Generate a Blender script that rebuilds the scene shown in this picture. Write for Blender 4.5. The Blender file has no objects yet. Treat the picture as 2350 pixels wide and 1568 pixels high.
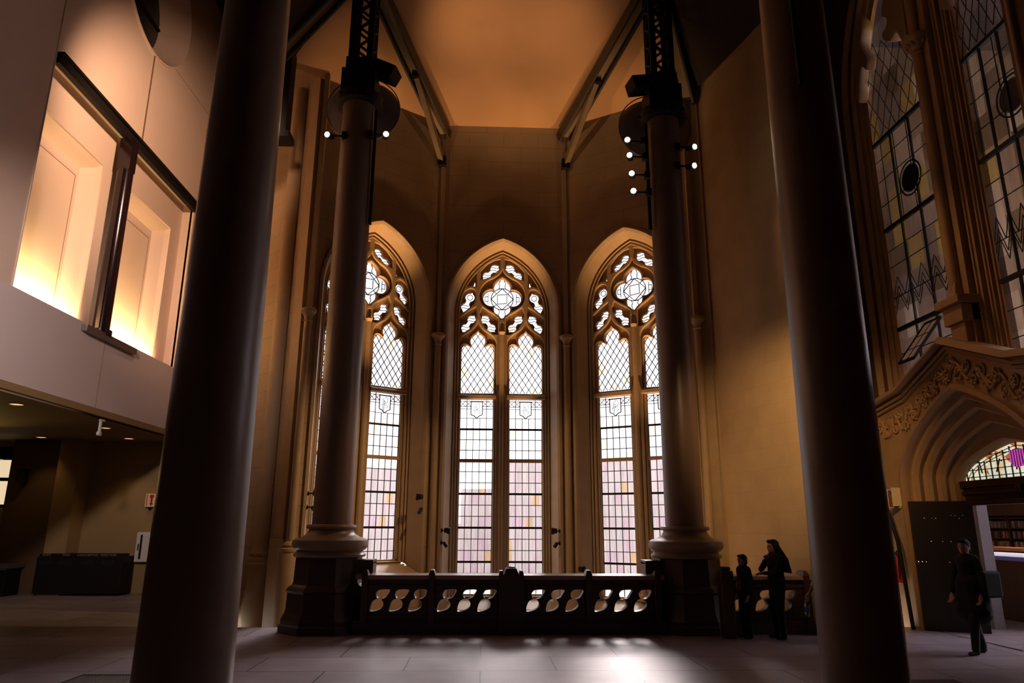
import bpy, bmesh, math, random
from mathutils import Vector, Matrix
random.seed(7)
PI = math.pi
SC = bpy.context.scene
COL = SC.collection

# ------------------------------------------------------------------ camera
cam_d = bpy.data.cameras.new('camera'); cam = bpy.data.objects.new('camera', cam_d); COL.objects.link(cam)
_p, _t, _r = math.radians(14.53), math.radians(2.25), math.radians(.29)
_fh = Vector((math.sin(_t), math.cos(_t), 0)); _rt = Vector((math.cos(_t), -math.sin(_t), 0)); _z = Vector((0, 0, 1))
_fw = math.cos(_p)*_fh + math.sin(_p)*_z; _up = -math.sin(_p)*_fh + math.cos(_p)*_z
_R = math.cos(_r)*_rt + math.sin(_r)*_up; _U = math.cos(_r)*_up - math.sin(_r)*_rt
_m = Matrix((_R, _U, -_fw)).transposed().to_4x4(); _m.translation = Vector((0, 0, 1.75))
cam.matrix_world = _m
cam_d.sensor_width = 36; cam_d.lens = 1624/2350*36; cam_d.clip_end = 200
SC.camera = cam
# ------------------------------------------------------------------ view
SC.view_settings.view_transform = 'Standard'; SC.view_settings.look = 'None'
SC.view_settings.gamma = 1; SC.view_settings.use_curve_mapping = False
SC.view_settings.exposure = 0.0
# ------------------------------------------------------------------ world: bright overcast sky
W = bpy.data.worlds.new('sky'); SC.world = W; W.use_nodes = True
_bg = W.node_tree.nodes['Background']; _bg.inputs[0].default_value = (1.0, .97, 1.0, 1); _bg.inputs[1].default_value = 2.6

def aim(o, tgt):
    d = Vector(tgt) - o.location
    o.rotation_euler = d.to_track_quat('-Z', 'Y').to_euler()
def spot(name, loc, tgt, watts, col, size=60, blend=.8, rad=.08):
    l = bpy.data.lights.new(name, 'SPOT'); l.energy = watts; l.color = col; l.spot_size = math.radians(size)
    l.spot_blend = blend; l.shadow_soft_size = rad
    o = bpy.data.objects.new(name, l); COL.objects.link(o); o.location = loc; aim(o, tgt); return o
def area(name, loc, tgt, watts, col, sx, sy, portal=False):
    l = bpy.data.lights.new(name, 'AREA'); l.shape = 'RECTANGLE'; l.size = sx; l.size_y = sy; l.energy = watts; l.color = col
    o = bpy.data.objects.new(name, l); COL.objects.link(o); o.location = loc; aim(o, tgt)
    if portal: l.cycles.is_portal = True
    return o
SUN = bpy.data.lights.new('hazy_sun', 'SUN'); SUN.energy = 9.0; SUN.angle = math.radians(20); SUN.color = (1, .9, .88)
_s = bpy.data.objects.new('hazy_sun', SUN); COL.objects.link(_s); _s.location = (8, 40, 30); aim(_s, (8-3.8, 40-14.5, 30-9.0))
# plan of the apse: A,B,C,D corners
PA = Vector((-3.85, 14.8)); PB = Vector((-1.14, 16.7)); PC = Vector((1.98, 16.7)); PD = Vector((4.69, 14.98))
PA2 = Vector((-5.35, 16.3)); PE0 = Vector((5.0, 14.8)); PE = Vector((5.68, 12.3))
for a, b in ((PA, PB), (PB, PC), (PC, PD)):
    m = (a+b)/2; d = (b-a).normalized(); n = Vector((d.y, -d.x))
    if n.y > 0: n = -n
    o = area('window_portal', (m.x-n.x*.9, m.y-n.y*.9, 4.5), (m.x, m.y, 4.5), 1, (1, 1, 1), 2.5, 9, True)
WARM = (1, .5, .2); CEIL = (1, .6, .33); PEACH = (1, .62, .38); YEL = (1, .62, .2)
# uplights on the column heads
spot('uplight_left', (-1.4, 12.9, 11.2), (.6, 14.8, 13.0), 150, CEIL, 104, 1, .15)
spot('uplight_right', (2.4, 12.9, 11.1), (.8, 14.8, 13.0), 115, CEIL, 104, 1, .15)
# added spots washing the walls, without fixtures; fascia and apse ones replace window light
spot('wash_left_wall', (-4.1, 11.3, 10), (-7.95, 15.3, 9.7), 1350, (1, .62, .42), 84, .8, .2)
spot('fill_fascia', (-4.6, 5.0, 6.5), (-7.95, 14.5, 4.8), 1700, (1, .8, .78), 50, 1, .3)
spot('wash_right_wall', (4.75, 11.7, 9.2), (7.8, 11.2, 4.4), 150, (1, .55, .26), 62, 1, .2)
spot('wash_plain_wall', (3.6, 8.8, 5.2), (5.6, 12.8, 3.3), 800, (1, .62, .28), 58, 1, .2)
spot('fill_apse_left', (1.9, 13.2, 6.4), (-3.4, 15.4, 1.6), 850, (1, .64, .33), 54, 1, .1)
spot('fill_apse_right', (-1.5, 13.2, 6.4), (3.0, 15.8, 1.6), 480, (1, .64, .33), 54, 1, .1)

# ------------------------------------------------------------------ materials
def newmat(name):
    m = bpy.data.materials.new(name); m.use_nodes = True; nt = m.node_tree
    return m, nt, nt.nodes['Principled BSDF']
def mat(name, c, rough=.6, metal=0, noise=0, nscale=3, bump=0, bscale=40, spec=.5, coat=0):
    m, nt, b = newmat(name)
    b.inputs['Base Color'].default_value = (*c, 1); b.inputs['Roughness'].default_value = rough
    b.inputs['Metallic'].default_value = metal; b.inputs['Specular IOR Level'].default_value = spec
    b.inputs['Coat Weight'].default_value = coat
    tc = nt.nodes.new('ShaderNodeTexCoord')
    if noise:
        n = nt.nodes.new('ShaderNodeTexNoise'); n.inputs['Scale'].default_value = nscale; n.inputs['Detail'].default_value = 5
        nt.links.new(tc.outputs['Object'], n.inputs['Vector'])
        r = nt.nodes.new('ShaderNodeMix'); r.data_type = 'RGBA'
        r.inputs[6].default_value = (*[x*(1-noise) for x in c], 1); r.inputs[7].default_value = (*[min(1, x*(1+noise)) for x in c], 1)
        nt.links.new(n.outputs['Fac'], r.inputs[0]); nt.links.new(r.outputs[2], b.inputs['Base Color'])
    if bump:
        n2 = nt.nodes.new('ShaderNodeTexNoise'); n2.inputs['Scale'].default_value = bscale
        nt.links.new(tc.outputs['Object'], n2.inputs['Vector'])
        bp = nt.nodes.new('ShaderNodeBump'); bp.inputs['Strength'].default_value = bump; bp.inputs['Distance'].default_value = .01
        nt.links.new(n2.outputs['Fac'], bp.inputs['Height']); nt.links.new(bp.outputs[0], b.inputs['Normal'])
    return m
def blocks(name, c, c2, bw, bh, mortar=.006, rough=.65, mc=None, noise=.15):
    """masonry in the object's own x/y plane"""
    m, nt, b = newmat(name); b.inputs['Roughness'].default_value = rough
    tc = nt.nodes.new('ShaderNodeTexCoord'); br = nt.nodes.new('ShaderNodeTexBrick')
    br.inputs['Scale'].default_value = 1; br.inputs['Brick Width'].default_value = bw; br.inputs['Row Height'].default_value = bh
    br.inputs['Mortar Size'].default_value = mortar; br.inputs['Mortar Smooth'].default_value = .2
    br.inputs['Color1'].default_value = (*c, 1); br.inputs['Color2'].default_value = (*c2, 1)
    br.inputs['Mortar'].default_value = (*(mc or [x*.45 for x in c]), 1)
    nt.links.new(tc.outputs['Object'], br.inputs['Vector'])
    n = nt.nodes.new('ShaderNodeTexNoise'); n.inputs['Scale'].default_value = 2.2; n.inputs['Detail'].default_value = 6
    nt.links.new(tc.outputs['Object'], n.inputs['Vector'])
    mp = nt.nodes.new('ShaderNodeMapRange'); mp.inputs[3].default_value = 1-noise; mp.inputs[4].default_value = 1+noise
    nt.links.new(n.outputs['Fac'], mp.inputs[0])
    mu = nt.nodes.new('ShaderNodeMix'); mu.data_type = 'RGBA'; mu.blend_type = 'MULTIPLY'; mu.inputs[0].default_value = 1
    nt.links.new(br.outputs['Color'], mu.inputs[6]); nt.links.new(mp.outputs[0], mu.inputs[7])
    nt.links.new(mu.outputs[2], b.inputs['Base Color'])
    return m, nt, b
def emis(name, c, s):
    m, nt, b = newmat(name); b.inputs['Base Color'].default_value = (*c, 1)
    b.inputs['Emission Color'].default_value = (*c, 1); b.inputs['Emission Strength'].default_value = s
    return m
STONE = (.37, .245, .125)
M = {}
M['apse_wall'] = blocks('limestone_wall', STONE, tuple(x*.93 for x in STONE), .9, .42, .004, .7)[0]
M['stone'] = mat('carved_limestone', STONE, .6, noise=.18, nscale=4, bump=.15, bscale=60)
M['tracery'] = mat('tracery_stone', (.40, .26, .13), .55, noise=.2, nscale=5)
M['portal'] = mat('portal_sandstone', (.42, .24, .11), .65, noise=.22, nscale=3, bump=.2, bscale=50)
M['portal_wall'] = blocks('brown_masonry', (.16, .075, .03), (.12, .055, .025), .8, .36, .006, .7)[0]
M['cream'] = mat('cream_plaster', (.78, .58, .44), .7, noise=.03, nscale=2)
M['white_panel'] = mat('pale_metal_panel', (.74, .63, .58), .55, noise=.02, nscale=2)
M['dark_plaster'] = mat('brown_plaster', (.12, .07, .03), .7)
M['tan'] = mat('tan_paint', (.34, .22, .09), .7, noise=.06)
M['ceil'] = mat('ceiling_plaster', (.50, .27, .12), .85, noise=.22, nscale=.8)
M['ceil_unlit'] = mat('unlit_ceiling', (.035, .018, .009), .8, noise=.2)  # near-black colour stands in for ceiling that gets no light
M['beam'] = mat('stencilled_beam', (.22, .15, .07), .6, noise=.45, nscale=2.5)
M['beam_edge'] = mat('dark_beam_edge', (.03, .018, .01), .5)
M['column'] = mat('painted_column', (.20, .122, .08), .36, spec=.55, noise=.04, nscale=2)
M['col_base'] = mat('carved_column_base', (.28, .18, .12), .38, noise=.15, nscale=6)
M['pedestal'] = mat('dark_marble_pedestal', (.05, .026, .016), .5, noise=.2, nscale=5)
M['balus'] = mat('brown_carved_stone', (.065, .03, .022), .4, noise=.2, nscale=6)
M['rail'] = mat('polished_stone_rail', (.34, .22, .2), .28, noise=.12, nscale=8)
M['black'] = mat('black_steel', (.010, .007, .006), .6, spec=.25)
M['steel'] = mat('oxblood_steel', (.012, .004, .006), .18, spec=.6)
M['greymetal'] = mat('grey_metal', (.23, .2, .2), .4, metal=.6)
M['chrome'] = mat('bright_metal', (.6, .58, .58), .22, metal=1)
M['lead'] = mat('lead_came', (.02, .018, .016), .5, metal=.3)
M['white'] = mat('white_enamel', (.75, .7, .62), .45)
M['red'] = mat('red_enamel', (.5, .02, .02), .35)
M['signcream'] = mat('cream_sign_face', (.85, .66, .38), .5)
M['skin'] = mat('skin', (.42, .2, .12), .5)
M['hair'] = mat('black_hair', (.008, .005, .005), .7, spec=.3)
M['cloth_black'] = mat('black_cloth', (.006, .005, .006), .9)
M['cloth_navy'] = mat('navy_cloth', (.015, .015, .025), .8)
M['cloth_red'] = mat('red_shirt', (.35, .02, .02), .75)
M['cloth_print'] = mat('pale_shirt_print', (.55, .42, .42), .75)
M['wood'] = mat('dark_oak', (.06, .022, .010), .38, noise=.35, nscale=6)
M['black_oak'] = mat('black_oak', (.014, .007, .005), .45)
M['dish'] = mat('frosted_dish', (.42, .36, .35), .3, metal=.45)
M['exterior'] = mat('pink_brick_exterior', (.66, .59, .60), .9, noise=.15, nscale=.4)
M['lampface'] = emis('lamp_face', (1, .86, .62), 22)
M['downface'] = emis('downlight_face', (1, .66, .3), 1.1)
M['litwin'] = emis('lit_room_window', (1, .78, .48), .8)

# floor flagstones
mf, nt, b = blocks('flagstone_floor', (.30, .25, .29), (.24, .2, .235), 1.9, .95, .012, .3, (.05, .035, .03), .3)
tc = nt.nodes.new('ShaderNodeTexCoord'); n = nt.nodes.new('ShaderNodeTexNoise'); n.inputs['Scale'].default_value = 1.6; n.inputs['Detail'].default_value = 7
nt.links.new(tc.outputs['Object'], n.inputs['Vector'])
mp = nt.nodes.new('ShaderNodeMapRange'); mp.inputs[3].default_value = .3; mp.inputs[4].default_value = .5
nt.links.new(n.outputs['Fac'], mp.inputs[0]); nt.links.new(mp.outputs[0], b.inputs['Roughness'])
bp = nt.nodes.new('ShaderNodeBump'); bp.inputs['Strength'].default_value = .12; bp.inputs['Distance'].default_value = .01
n3 = nt.nodes.new('ShaderNodeTexNoise'); n3.inputs['Scale'].default_value = 5
nt.links.new(tc.outputs['Object'], n3.inputs['Vector']); nt.links.new(n3.outputs['Fac'], bp.inputs['Height']); nt.links.new(bp.outputs[0], b.inputs['Normal'])
M['floor'] = mf

def glass_mat(name, cw, chh, palette, alpha_mix, low_pink=False):
    """leaded glass: tinted see-through cells with slight streaks and a glossy skin"""
    m = bpy.data.materials.new(name); m.use_nodes = True; nt = m.node_tree; nt.nodes.clear(); N = nt.nodes.new; L = nt.links.new
    out = N('ShaderNodeOutputMaterial'); tc = N('ShaderNodeTexCoord'); sep = N('ShaderNodeSeparateXYZ'); L(tc.outputs['Object'], sep.inputs[0])
    def fl(sock, s, off):
        a = N('ShaderNodeMath'); a.operation = 'MULTIPLY_ADD'; a.inputs[1].default_value = 1/s; a.inputs[2].default_value = off; L(sock, a.inputs[0])
        f = N('ShaderNodeMath'); f.operation = 'FLOOR'; L(a.outputs[0], f.inputs[0]); return f.outputs[0]
    cx = fl(sep.outputs[0], cw, 50.25); cy = fl(sep.outputs[1], chh, .42)
    cmb = N('ShaderNodeCombineXYZ'); L(cx, cmb.inputs[0]); L(cy, cmb.inputs[1])
    wn = N('ShaderNodeTexWhiteNoise'); wn.noise_dimensions = '2D'; L(cmb.outputs[0], wn.inputs['Vector'])
    cr = N('ShaderNodeValToRGB'); cr.color_ramp.interpolation = 'CONSTANT'
    el = cr.color_ramp.elements
    for i, (pos, c) in enumerate(palette):
        e = el[i] if i < 2 else el.new(pos)
        e.position = pos; e.color = (*c, 1)
    L(wn.outputs['Value'], cr.inputs[0])
    st = N('ShaderNodeTexNoise'); st.inputs['Scale'].default_value = 1; st.inputs['Detail'].default_value = 4
    mpn = N('ShaderNodeMapping'); mpn.inputs['Scale'].default_value = (26, 1.8, 1); L(tc.outputs['Object'], mpn.inputs[0]); L(mpn.outputs[0], st.inputs['Vector'])
    mr = N('ShaderNodeMapRange'); mr.inputs[1].default_value = .3; mr.inputs[2].default_value = .7; mr.inputs[3].default_value = .72; mr.inputs[4].default_value = 1.0; L(st.outputs['Fac'], mr.inputs[0])
    mu = N('ShaderNodeMix'); mu.data_type = 'RGBA'; mu.blend_type = 'MULTIPLY'; mu.inputs[0].default_value = 1
    L(cr.outputs[0], mu.inputs[6]); L(mr.outputs[0], mu.inputs[7])
    tr = N('ShaderNodeBsdfTransparent'); L(mu.outputs[2], tr.inputs[0])
    gl = N('ShaderNodeBsdfGlossy'); gl.inputs['Roughness'].default_value = .15; gl.inputs[0].default_value = (.8, .8, .8, 1)
    mx = N('ShaderNodeMixShader'); mx.inputs[0].default_value = alpha_mix; L(tr.outputs[0], mx.inputs[1]); L(gl.outputs[0], mx.inputs[2])
    L(mx.outputs[0], out.inputs[0])
    return m
M['glass'] = glass_mat('pale_leaded_glass', .16, .2567, [(0, (.93, .93, .92)), (.5, (.93, .88, .91)), (.75, (.88, .9, .92)), (.90, (.95, .74, .45)), (.95, (.9, .78, .88))], .04)
M['glass_dim'] = glass_mat('smoky_stained_glass', .42, .62, [(0, (.55, .48, .5)), (.3, (.3, .25, .22)), (.5, (.75, .7, .76)), (.68, (.7, .6, .3)), (.78, (.4, .37, .4)), (.93, (.95, .95, 1))], .08)
M['fibreglass'] = glass_mat('clear_disc', .9, .9, [(0, (.5, .45, .42)), (.9, (.5, .45, .42))], .35)

# ------------------------------------------------------------------ mesh helpers
class MB:
    def __init__(s): s.bm = bmesh.new()
    def quadbox(s, pts):
        v = [s.bm.verts.new(p) for p in pts]
        for f in ((0, 3, 2, 1), (4, 5, 6, 7), (0, 1, 5, 4), (1, 2, 6, 5), (2, 3, 7, 6), (3, 0, 4, 7)): s.bm.faces.new([v[i] for i in f])
        return s
    def box(s, c, d, rz=0):
        x, y, z = d[0]/2, d[1]/2, d[2]/2; c = Vector(c); R = Matrix.Rotation(rz, 3, 'Z')
        return s.quadbox([c+R@Vector(p) for p in ((-x, -y, -z), (x, -y, -z), (x, y, -z), (-x, y, -z), (-x, -y, z), (x, -y, z), (x, y, z), (-x, y, z))])
    def bx(s, x0, x1, y0, y1, z0, z1): return s.box(((x0+x1)/2, (y0+y1)/2, (z0+z1)/2), (abs(x1-x0), abs(y1-y0), abs(z1-z0)))
    def bar(s, p, q, w, h, up=(0, 0, 1)):
        p, q = Vector(p), Vector(q); d = (q-p).normalized(); u = Vector(up)
        if abs(d.dot(u)) > .98: u = Vector((1, 0, 0))
        a = d.cross(u).normalized(); u = a.cross(d).normalized(); a *= w/2; u *= h/2
        return s.quadbox([p-a-u, p+a-u, q+a-u, q-a-u, p-a+u, p+a+u, q+a+u, q-a+u])
    def tube(s, pts, r, n=8, cap=True, closed=False):
        pts = [Vector(p) for p in pts]; rs = r if isinstance(r, (list, tuple)) else [r]*len(pts); rings = []
        prev = None
        for i, p in enumerate(pts):
            if closed: d = pts[(i+1) % len(pts)]-pts[i-1]
            else: d = (pts[min(i+1, len(pts)-1)]-pts[max(i-1, 0)])
            d = d.normalized() if d.length > 1e-9 else Vector((0, 0, 1))
            if prev is None:
                a = d.orthogonal().normalized()
            else:
                a = (prev-d*prev.dot(d)); a = a.normalized() if a.length > 1e-6 else d.orthogonal().normalized()
            prev = a; b = d.cross(a)
            rings.append([s.bm.verts.new(p+(a*math.cos(2*PI*k/n)+b*math.sin(2*PI*k/n))*rs[i]) for k in range(n)])
        m = len(rings)
        for i in range(m if closed else m-1):
            A, B = rings[i], rings[(i+1) % m]
            for k in range(n): s.bm.faces.new((A[k], A[(k+1) % n], B[(k+1) % n], B[k]))
        if cap and not closed:
            s.bm.faces.new(rings[0][::-1]); s.bm.faces.new(rings[-1])
        return s
    def lathe(s, prof, c=(0, 0, 0), n=32, rot=0, axis=None):
        c = Vector(c); rings = []
        Q = Vector((0, 0, 1)).rotation_difference(Vector(axis)) if axis else None
        for r, z in prof:
            ring = []
            for k in range(n):
                v = Vector((max(r, 1e-4)*math.cos(2*PI*k/n+rot), max(r, 1e-4)*math.sin(2*PI*k/n+rot), z))
                if Q: v = Q@v
                ring.append(s.bm.verts.new(c+v))
            rings.append(ring)
        for A, B in zip(rings, rings[1:]):
            for k in range(n): s.bm.faces.new((A[k], A[(k+1) % n], B[(k+1) % n], B[k]))
        s.bm.faces.new(rings[0][::-1]); s.bm.faces.new(rings[-1])
        return s
    def loft(s, rows, closed=False):
        vs = [[s.bm.verts.new(p) for p in r] for r in rows]
        for A, B in zip(vs, vs[1:]):
            n = len(A)
            for k in range(n if closed else n-1): s.bm.faces.new((A[k], A[(k+1) % n], B[(k+1) % n], B[k]))
        return s
    def sphere(s, c, r, sc=(1, 1, 1), seg=14, rng=8, rot=None):
        m = Matrix.Translation(c) @ (rot.to_4x4() if rot else Matrix()) @ Matrix.Diagonal((r*sc[0], r*sc[1], r*sc[2], 1))
        bmesh.ops.create_uvsphere(s.bm, u_segments=seg, v_segments=rng, radius=1, matrix=m); return s
    def poly(s, pts): s.bm.faces.new([s.bm.verts.new(p) for p in pts]); return s
    def prism(s, pts2, z0, z1):
        a = [s.bm.verts.new((x, y, z0)) for x, y in pts2]; b = [s.bm.verts.new((x, y, z1)) for x, y in pts2]; n = len(a)
        s.bm.faces.new(a[::-1]); s.bm.faces.new(b)
        for k in range(n): s.bm.faces.new((a[k], a[(k+1) % n], b[(k+1) % n], b[k]))
        return s
    def build(s, name, m, parent=None, smooth=0, mw=None, bevel=0):
        if s.bm.faces: bmesh.ops.recalc_face_normals(s.bm, faces=s.bm.faces)
        me = bpy.data.meshes.new(name); s.bm.to_mesh(me); s.bm.free()
        return link(name, me, m, parent, smooth, mw, bevel)
def link(name, me, m, parent=None, smooth=0, mw=None, bevel=0):
    o = bpy.data.objects.new(name, me); COL.objects.link(o)
    me.materials.clear(); me.materials.append(M[m] if isinstance(m, str) else m)
    if smooth:
        for p in me.polygons: p.use_smooth = True
        me.set_sharp_from_angle(angle=math.radians(smooth))
    if mw is not None: o.matrix_world = mw
    if parent: o.parent = parent
    if bevel:
        b = o.modifiers.new('bevel', 'BEVEL'); b.width = bevel; b.segments = 2; b.limit_method = 'ANGLE'
    return o
def plate_mesh(name, outer, holes, z0, z1, bevel=0):
    cu = bpy.data.curves.new(name, 'CURVE'); cu.dimensions = '2D'; cu.fill_mode = 'BOTH'; cu.extrude = max((z1-z0)/2-bevel, 0); cu.bevel_depth = bevel; cu.bevel_resolution = 1
    cu.offset = -bevel
    for pl in [outer]+holes:
        sp = cu.splines.new('POLY'); sp.points.add(len(pl)-1); sp.use_cyclic_u = True
        for k, q in enumerate(pl): sp.points[k].co = (q[0], q[1], 0, 1)
    o = bpy.data.objects.new(name, cu); COL.objects.link(o)
    dg = bpy.context.evaluated_depsgraph_get(); me = bpy.data.meshes.new_from_object(o.evaluated_get(dg))
    bpy.data.objects.remove(o); bpy.data.curves.remove(cu)
    me.transform(Matrix.Translation((0, 0, (z0+z1)/2))); me.name = name
    return me
def frame(o, xd, up=(0, 0, 1)):
    x = Vector(xd).normalized(); u = Vector(up); n = x.cross(u)
    m = Matrix((x, u, n)).transposed().to_4x4(); m.translation = Vector(o); return m
def empty(name, mw=None, parent=None):
    o = bpy.data.objects.new(name, None); COL.objects.link(o); o.empty_display_size = .2
    if mw is not None: o.matrix_world = mw
    if parent: o.parent = parent
    return o
def T(x, y, z, rz=0): return Matrix.Translation((x, y, z)) @ Matrix.Rotation(rz, 4, 'Z')
def struct(o): o['kind'] = 'structure'; return o
def tag(o, label, cat, group=None):
    o['label'] = label; o['category'] = cat
    if group: o['group'] = group
    return o
def copy_tree(o, parent=None):
    c = o.copy(); COL.objects.link(c)
    if parent: c.parent = parent
    for ch in list(o.children): copy_tree(ch, c)
    return c
def crom(pts, n=6, closed=False):
    out = []; m = len(pts)
    for i in range(m if closed else m-1):
        g = (lambda k: pts[k % m]) if closed else (lambda k: pts[min(max(k, 0), m-1)])
        p0, p1, p2, p3 = [Vector(g(i+j)) for j in (-1, 0, 1, 2)]
        for k in range(n):
            t = k/n
            out.append(tuple(.5*((2*p1)+(p2-p0)*t+(2*p0-5*p1+4*p2-p3)*t*t+(3*p1-p0-3*p2+p3)*t**3)))
    if not closed: out.append(tuple(pts[-1]))
    return out
def flat(q): return .62*math.sqrt(max(1-q*q, 0))+.38*(1-q)
def arch(w, s, h, zb, n=16, cx=0):
    """closed pointed-arch outline, counterclockwise from bottom right"""
    R = (w*w+h*h)/(2*w); a = math.atan2(h, R-w)
    if h < w*1.02:   # depressed four-centred form
        pts = [(w, zb)]+[(w*math.cos(PI/2*k/n), s+h*flat(math.cos(PI/2*k/n))) for k in range(n+1)]
    else:
        pts = [(w, zb)]+[(w-R+R*math.cos(a*k/n), s+R*math.sin(a*k/n)) for k in range(n+1)]
    left = [(-x, z) for x, z in pts[:-1]][::-1]
    return [(cx+x, z) for x, z in pts+left]
def rect(x0, x1, z0, z1): return [(x1, z0), (x1, z1), (x0, z1), (x0, z0)]
def mir(pl): return [(-x, z) for x, z in pl][::-1]

# ------------------------------------------------------------------ structure: floors
struct(MB().bx(-16.5, 7.95, -5, 13.35, -.2, 0).bx(-16.5, -5.2, 13.35, 20, -.2, 0).bx(7.9, 17, 5, 19, -.2, 0).build('floor', 'floor'))
bl = MB()
for k in range(6): bl.bx(-5.4, 5.2, 13.35+k*.32, 17.4 if k == 5 else 13.35+(k+1)*.32, -1.4, -.10-.13*k)
struct(bl.build('floor_stairwell', mat('pale_stone_steps', (.5, .38, .32), .5, noise=.1)))
# outside ground and the neighbouring building
struct(MB().bx(-60, 60, 18.5, 90, -1.4, -1.2).build('ground_outside', mat('paving_outside', (.5, .45, .43), .9)))
eb = MB().bx(1.2, 40, 44, 60, -1.2, 5.7).bx(-12, -4.2, 46, 60, -1.2, 5.2).bx(-4.2, -1.4, 47, 60, -1.2, 1.8).bx(-1.4, 1.2, 47, 60, -1.2, 4.0)
tag(eb.build('brick_building', 'exterior'), 'pale pink brick building seen blurred through the leaded windows', 'building')

# ------------------------------------------------------------------ apse facets with pointed windows
SPR, APX = 6.9, 1.7
def facet(a, b, name, wb, sill):
    L = (b-a).length; m = (a+b)/2; d = (b-a).normalized()
    F = frame((m.x, m.y, 0), (d.x, d.y, 0))
    me = plate_mesh(name, rect(-L/2-.02, L/2+.02, -1.4, 12.2), [arch(1.32, SPR, 1.79, wb-.3)], -.06, 0)
    o = struct(link(name, me, 'apse_wall', None, 0, F)); return F, L
def light_hole(cx, hw, z0, top=True, grow=0):
    if not top: return rect(cx-hw, cx+hw, z0[0], z0[1])
    r = [(.4, z0), (.4, 5.98), (.385, 6.05), (.34, 6.095), (.27, 6.105), (.22, 6.085), (.175, 6.04), (.16, 6.06), (.185, 6.13), (.19, 6.21), (.165, 6.29), (.11, 6.345), (.05, 6.39), (0, 6.46)]
    r = r + [(-x, z) for x, z in r[:-1]][::-1]
    return [(cx+x, z) for x, z in r]
def ogee_front(cx, z0):
    r = [(.465, z0), (.465, 6.08), (.445, 6.2), (.38, 6.31), (.27, 6.39), (.16, 6.46), (.08, 6.54), (.03, 6.63), (0, 6.72)]
    r = r + [(-x, z) for x, z in r[:-1]][::-1]
    return [(cx+x, z) for x, z in r]
def lobes(c1, r1, c2, r2, neck=.028, g=0):
    c1, c2 = Vector(c1), Vector(c2); ax = (c2-c1); L = ax.length; ax.normalize(); nn = Vector((-ax.y, ax.x)); S = []
    n = 26; a0, a1 = -r1*1.35-g, L+r2*1.35+g
    for k in range(n+1):
        s = a0+(a1-a0)*k/n; w = neck if 0 < s < L else 0
        if abs(s) < r1: w = max(w, math.sqrt(r1*r1-s*s))
        if abs(s-L) < r2: w = max(w, math.sqrt(r2*r2-(s-L)**2))
        if s < 0: w = max(w, r1*.9*(s-a0)/(-a0)*.8)
        if s > L: w = max(w, r2*.9*(a1-s)/(a1-L)*.8)
        S.append((s, w+g*(0 if k in (0, n) else 1)))
    up = [c1+ax*s+nn*w for s, w in S]; dn = [c1+ax*s-nn*w for s, w in S[1:-1]][::-1]
    return [tuple(p) for p in up+dn][::-1]
def quatre(g=0):
    pts = []
    for k in range(96):
        a = 2*PI*k/96; best = .2
        for q in range(4):
            cx, cz = .275*math.cos(q*PI/2), .275*math.sin(q*PI/2); r = .205+g
            dx, dz = math.cos(a), math.sin(a); bq = dx*cx+dz*cz; disc = bq*bq-(cx*cx+cz*cz-r*r)
            if disc > 0 and bq > 0: best = max(best, bq+math.sqrt(disc))
        for q in (1, 3):  # ogee tips above and below
            da = abs(math.atan2(math.sin(a-q*PI/2), math.cos(a-q*PI/2)))
            if da < .28: best = max(best, .53+g-.25*da)
        pts.append((best*math.cos(a), 7.34+best*math.sin(a)))
    return pts
flame = [(0, 8.10), (.06, 7.98), (.2, 7.87), (.38, 7.78), (.52, 7.62), (.575, 7.42), (.53, 7.22), (.4, 7.08), (.22, 6.97), (.08, 6.87), (0, 6.76)]
flame = crom(flame, 4); flame = flame + [(-x, z) for x, z in flame[1:-1]][::-1]; flame = flame[::-1]
M1 = lobes((.20, 8.15), .108, (.40, 7.95), .102, .045)
M2 = lobes((.82, 7.36), .115, (.93, 7.10), .108, .05)
M3 = lobes((.77, 6.78), .102, (.92, 6.55), .102, .045)
M4 = lobes((.42, 6.78), .102, (.26, 6.56), .10, .045)
TRI = [(.69, 7.66), (.745, 7.66), (.70, 7.79)]
F1 = [(.06, 8.14), (.06, 8.37), (.2, 8.35), (.38, 8.24), (.555, 8.04), (.56, 7.82), (.4, 7.86), (.2, 7.97)][::-1]
F2 = crom([(.67, 7.35), (.7, 7.52), (.82, 7.57), (.98, 7.46), (1.08, 7.25), (1.1, 6.98), (1.0, 6.93), (.84, 7.06), (.72, 7.18)], 3, True)[::-1]
F3 = [(.64, 6.88), (.66, 7.08), (.82, 6.99), (.98, 6.86), (1.09, 6.78), (1.1, 6.36), (.98, 6.40), (.8, 6.52), (.68, 6.68)][::-1]
F4 = [(.56, 6.92), (.50, 7.08), (.36, 6.98), (.2, 6.88), (.1, 6.80), (.1, 6.38), (.2, 6.38), (.38, 6.5), (.5, 6.68)]
TF = [(.66, 7.62), (.66, 8.0), (.86, 7.8), (.95, 7.6), (.8, 7.66)][::-1]

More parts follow.
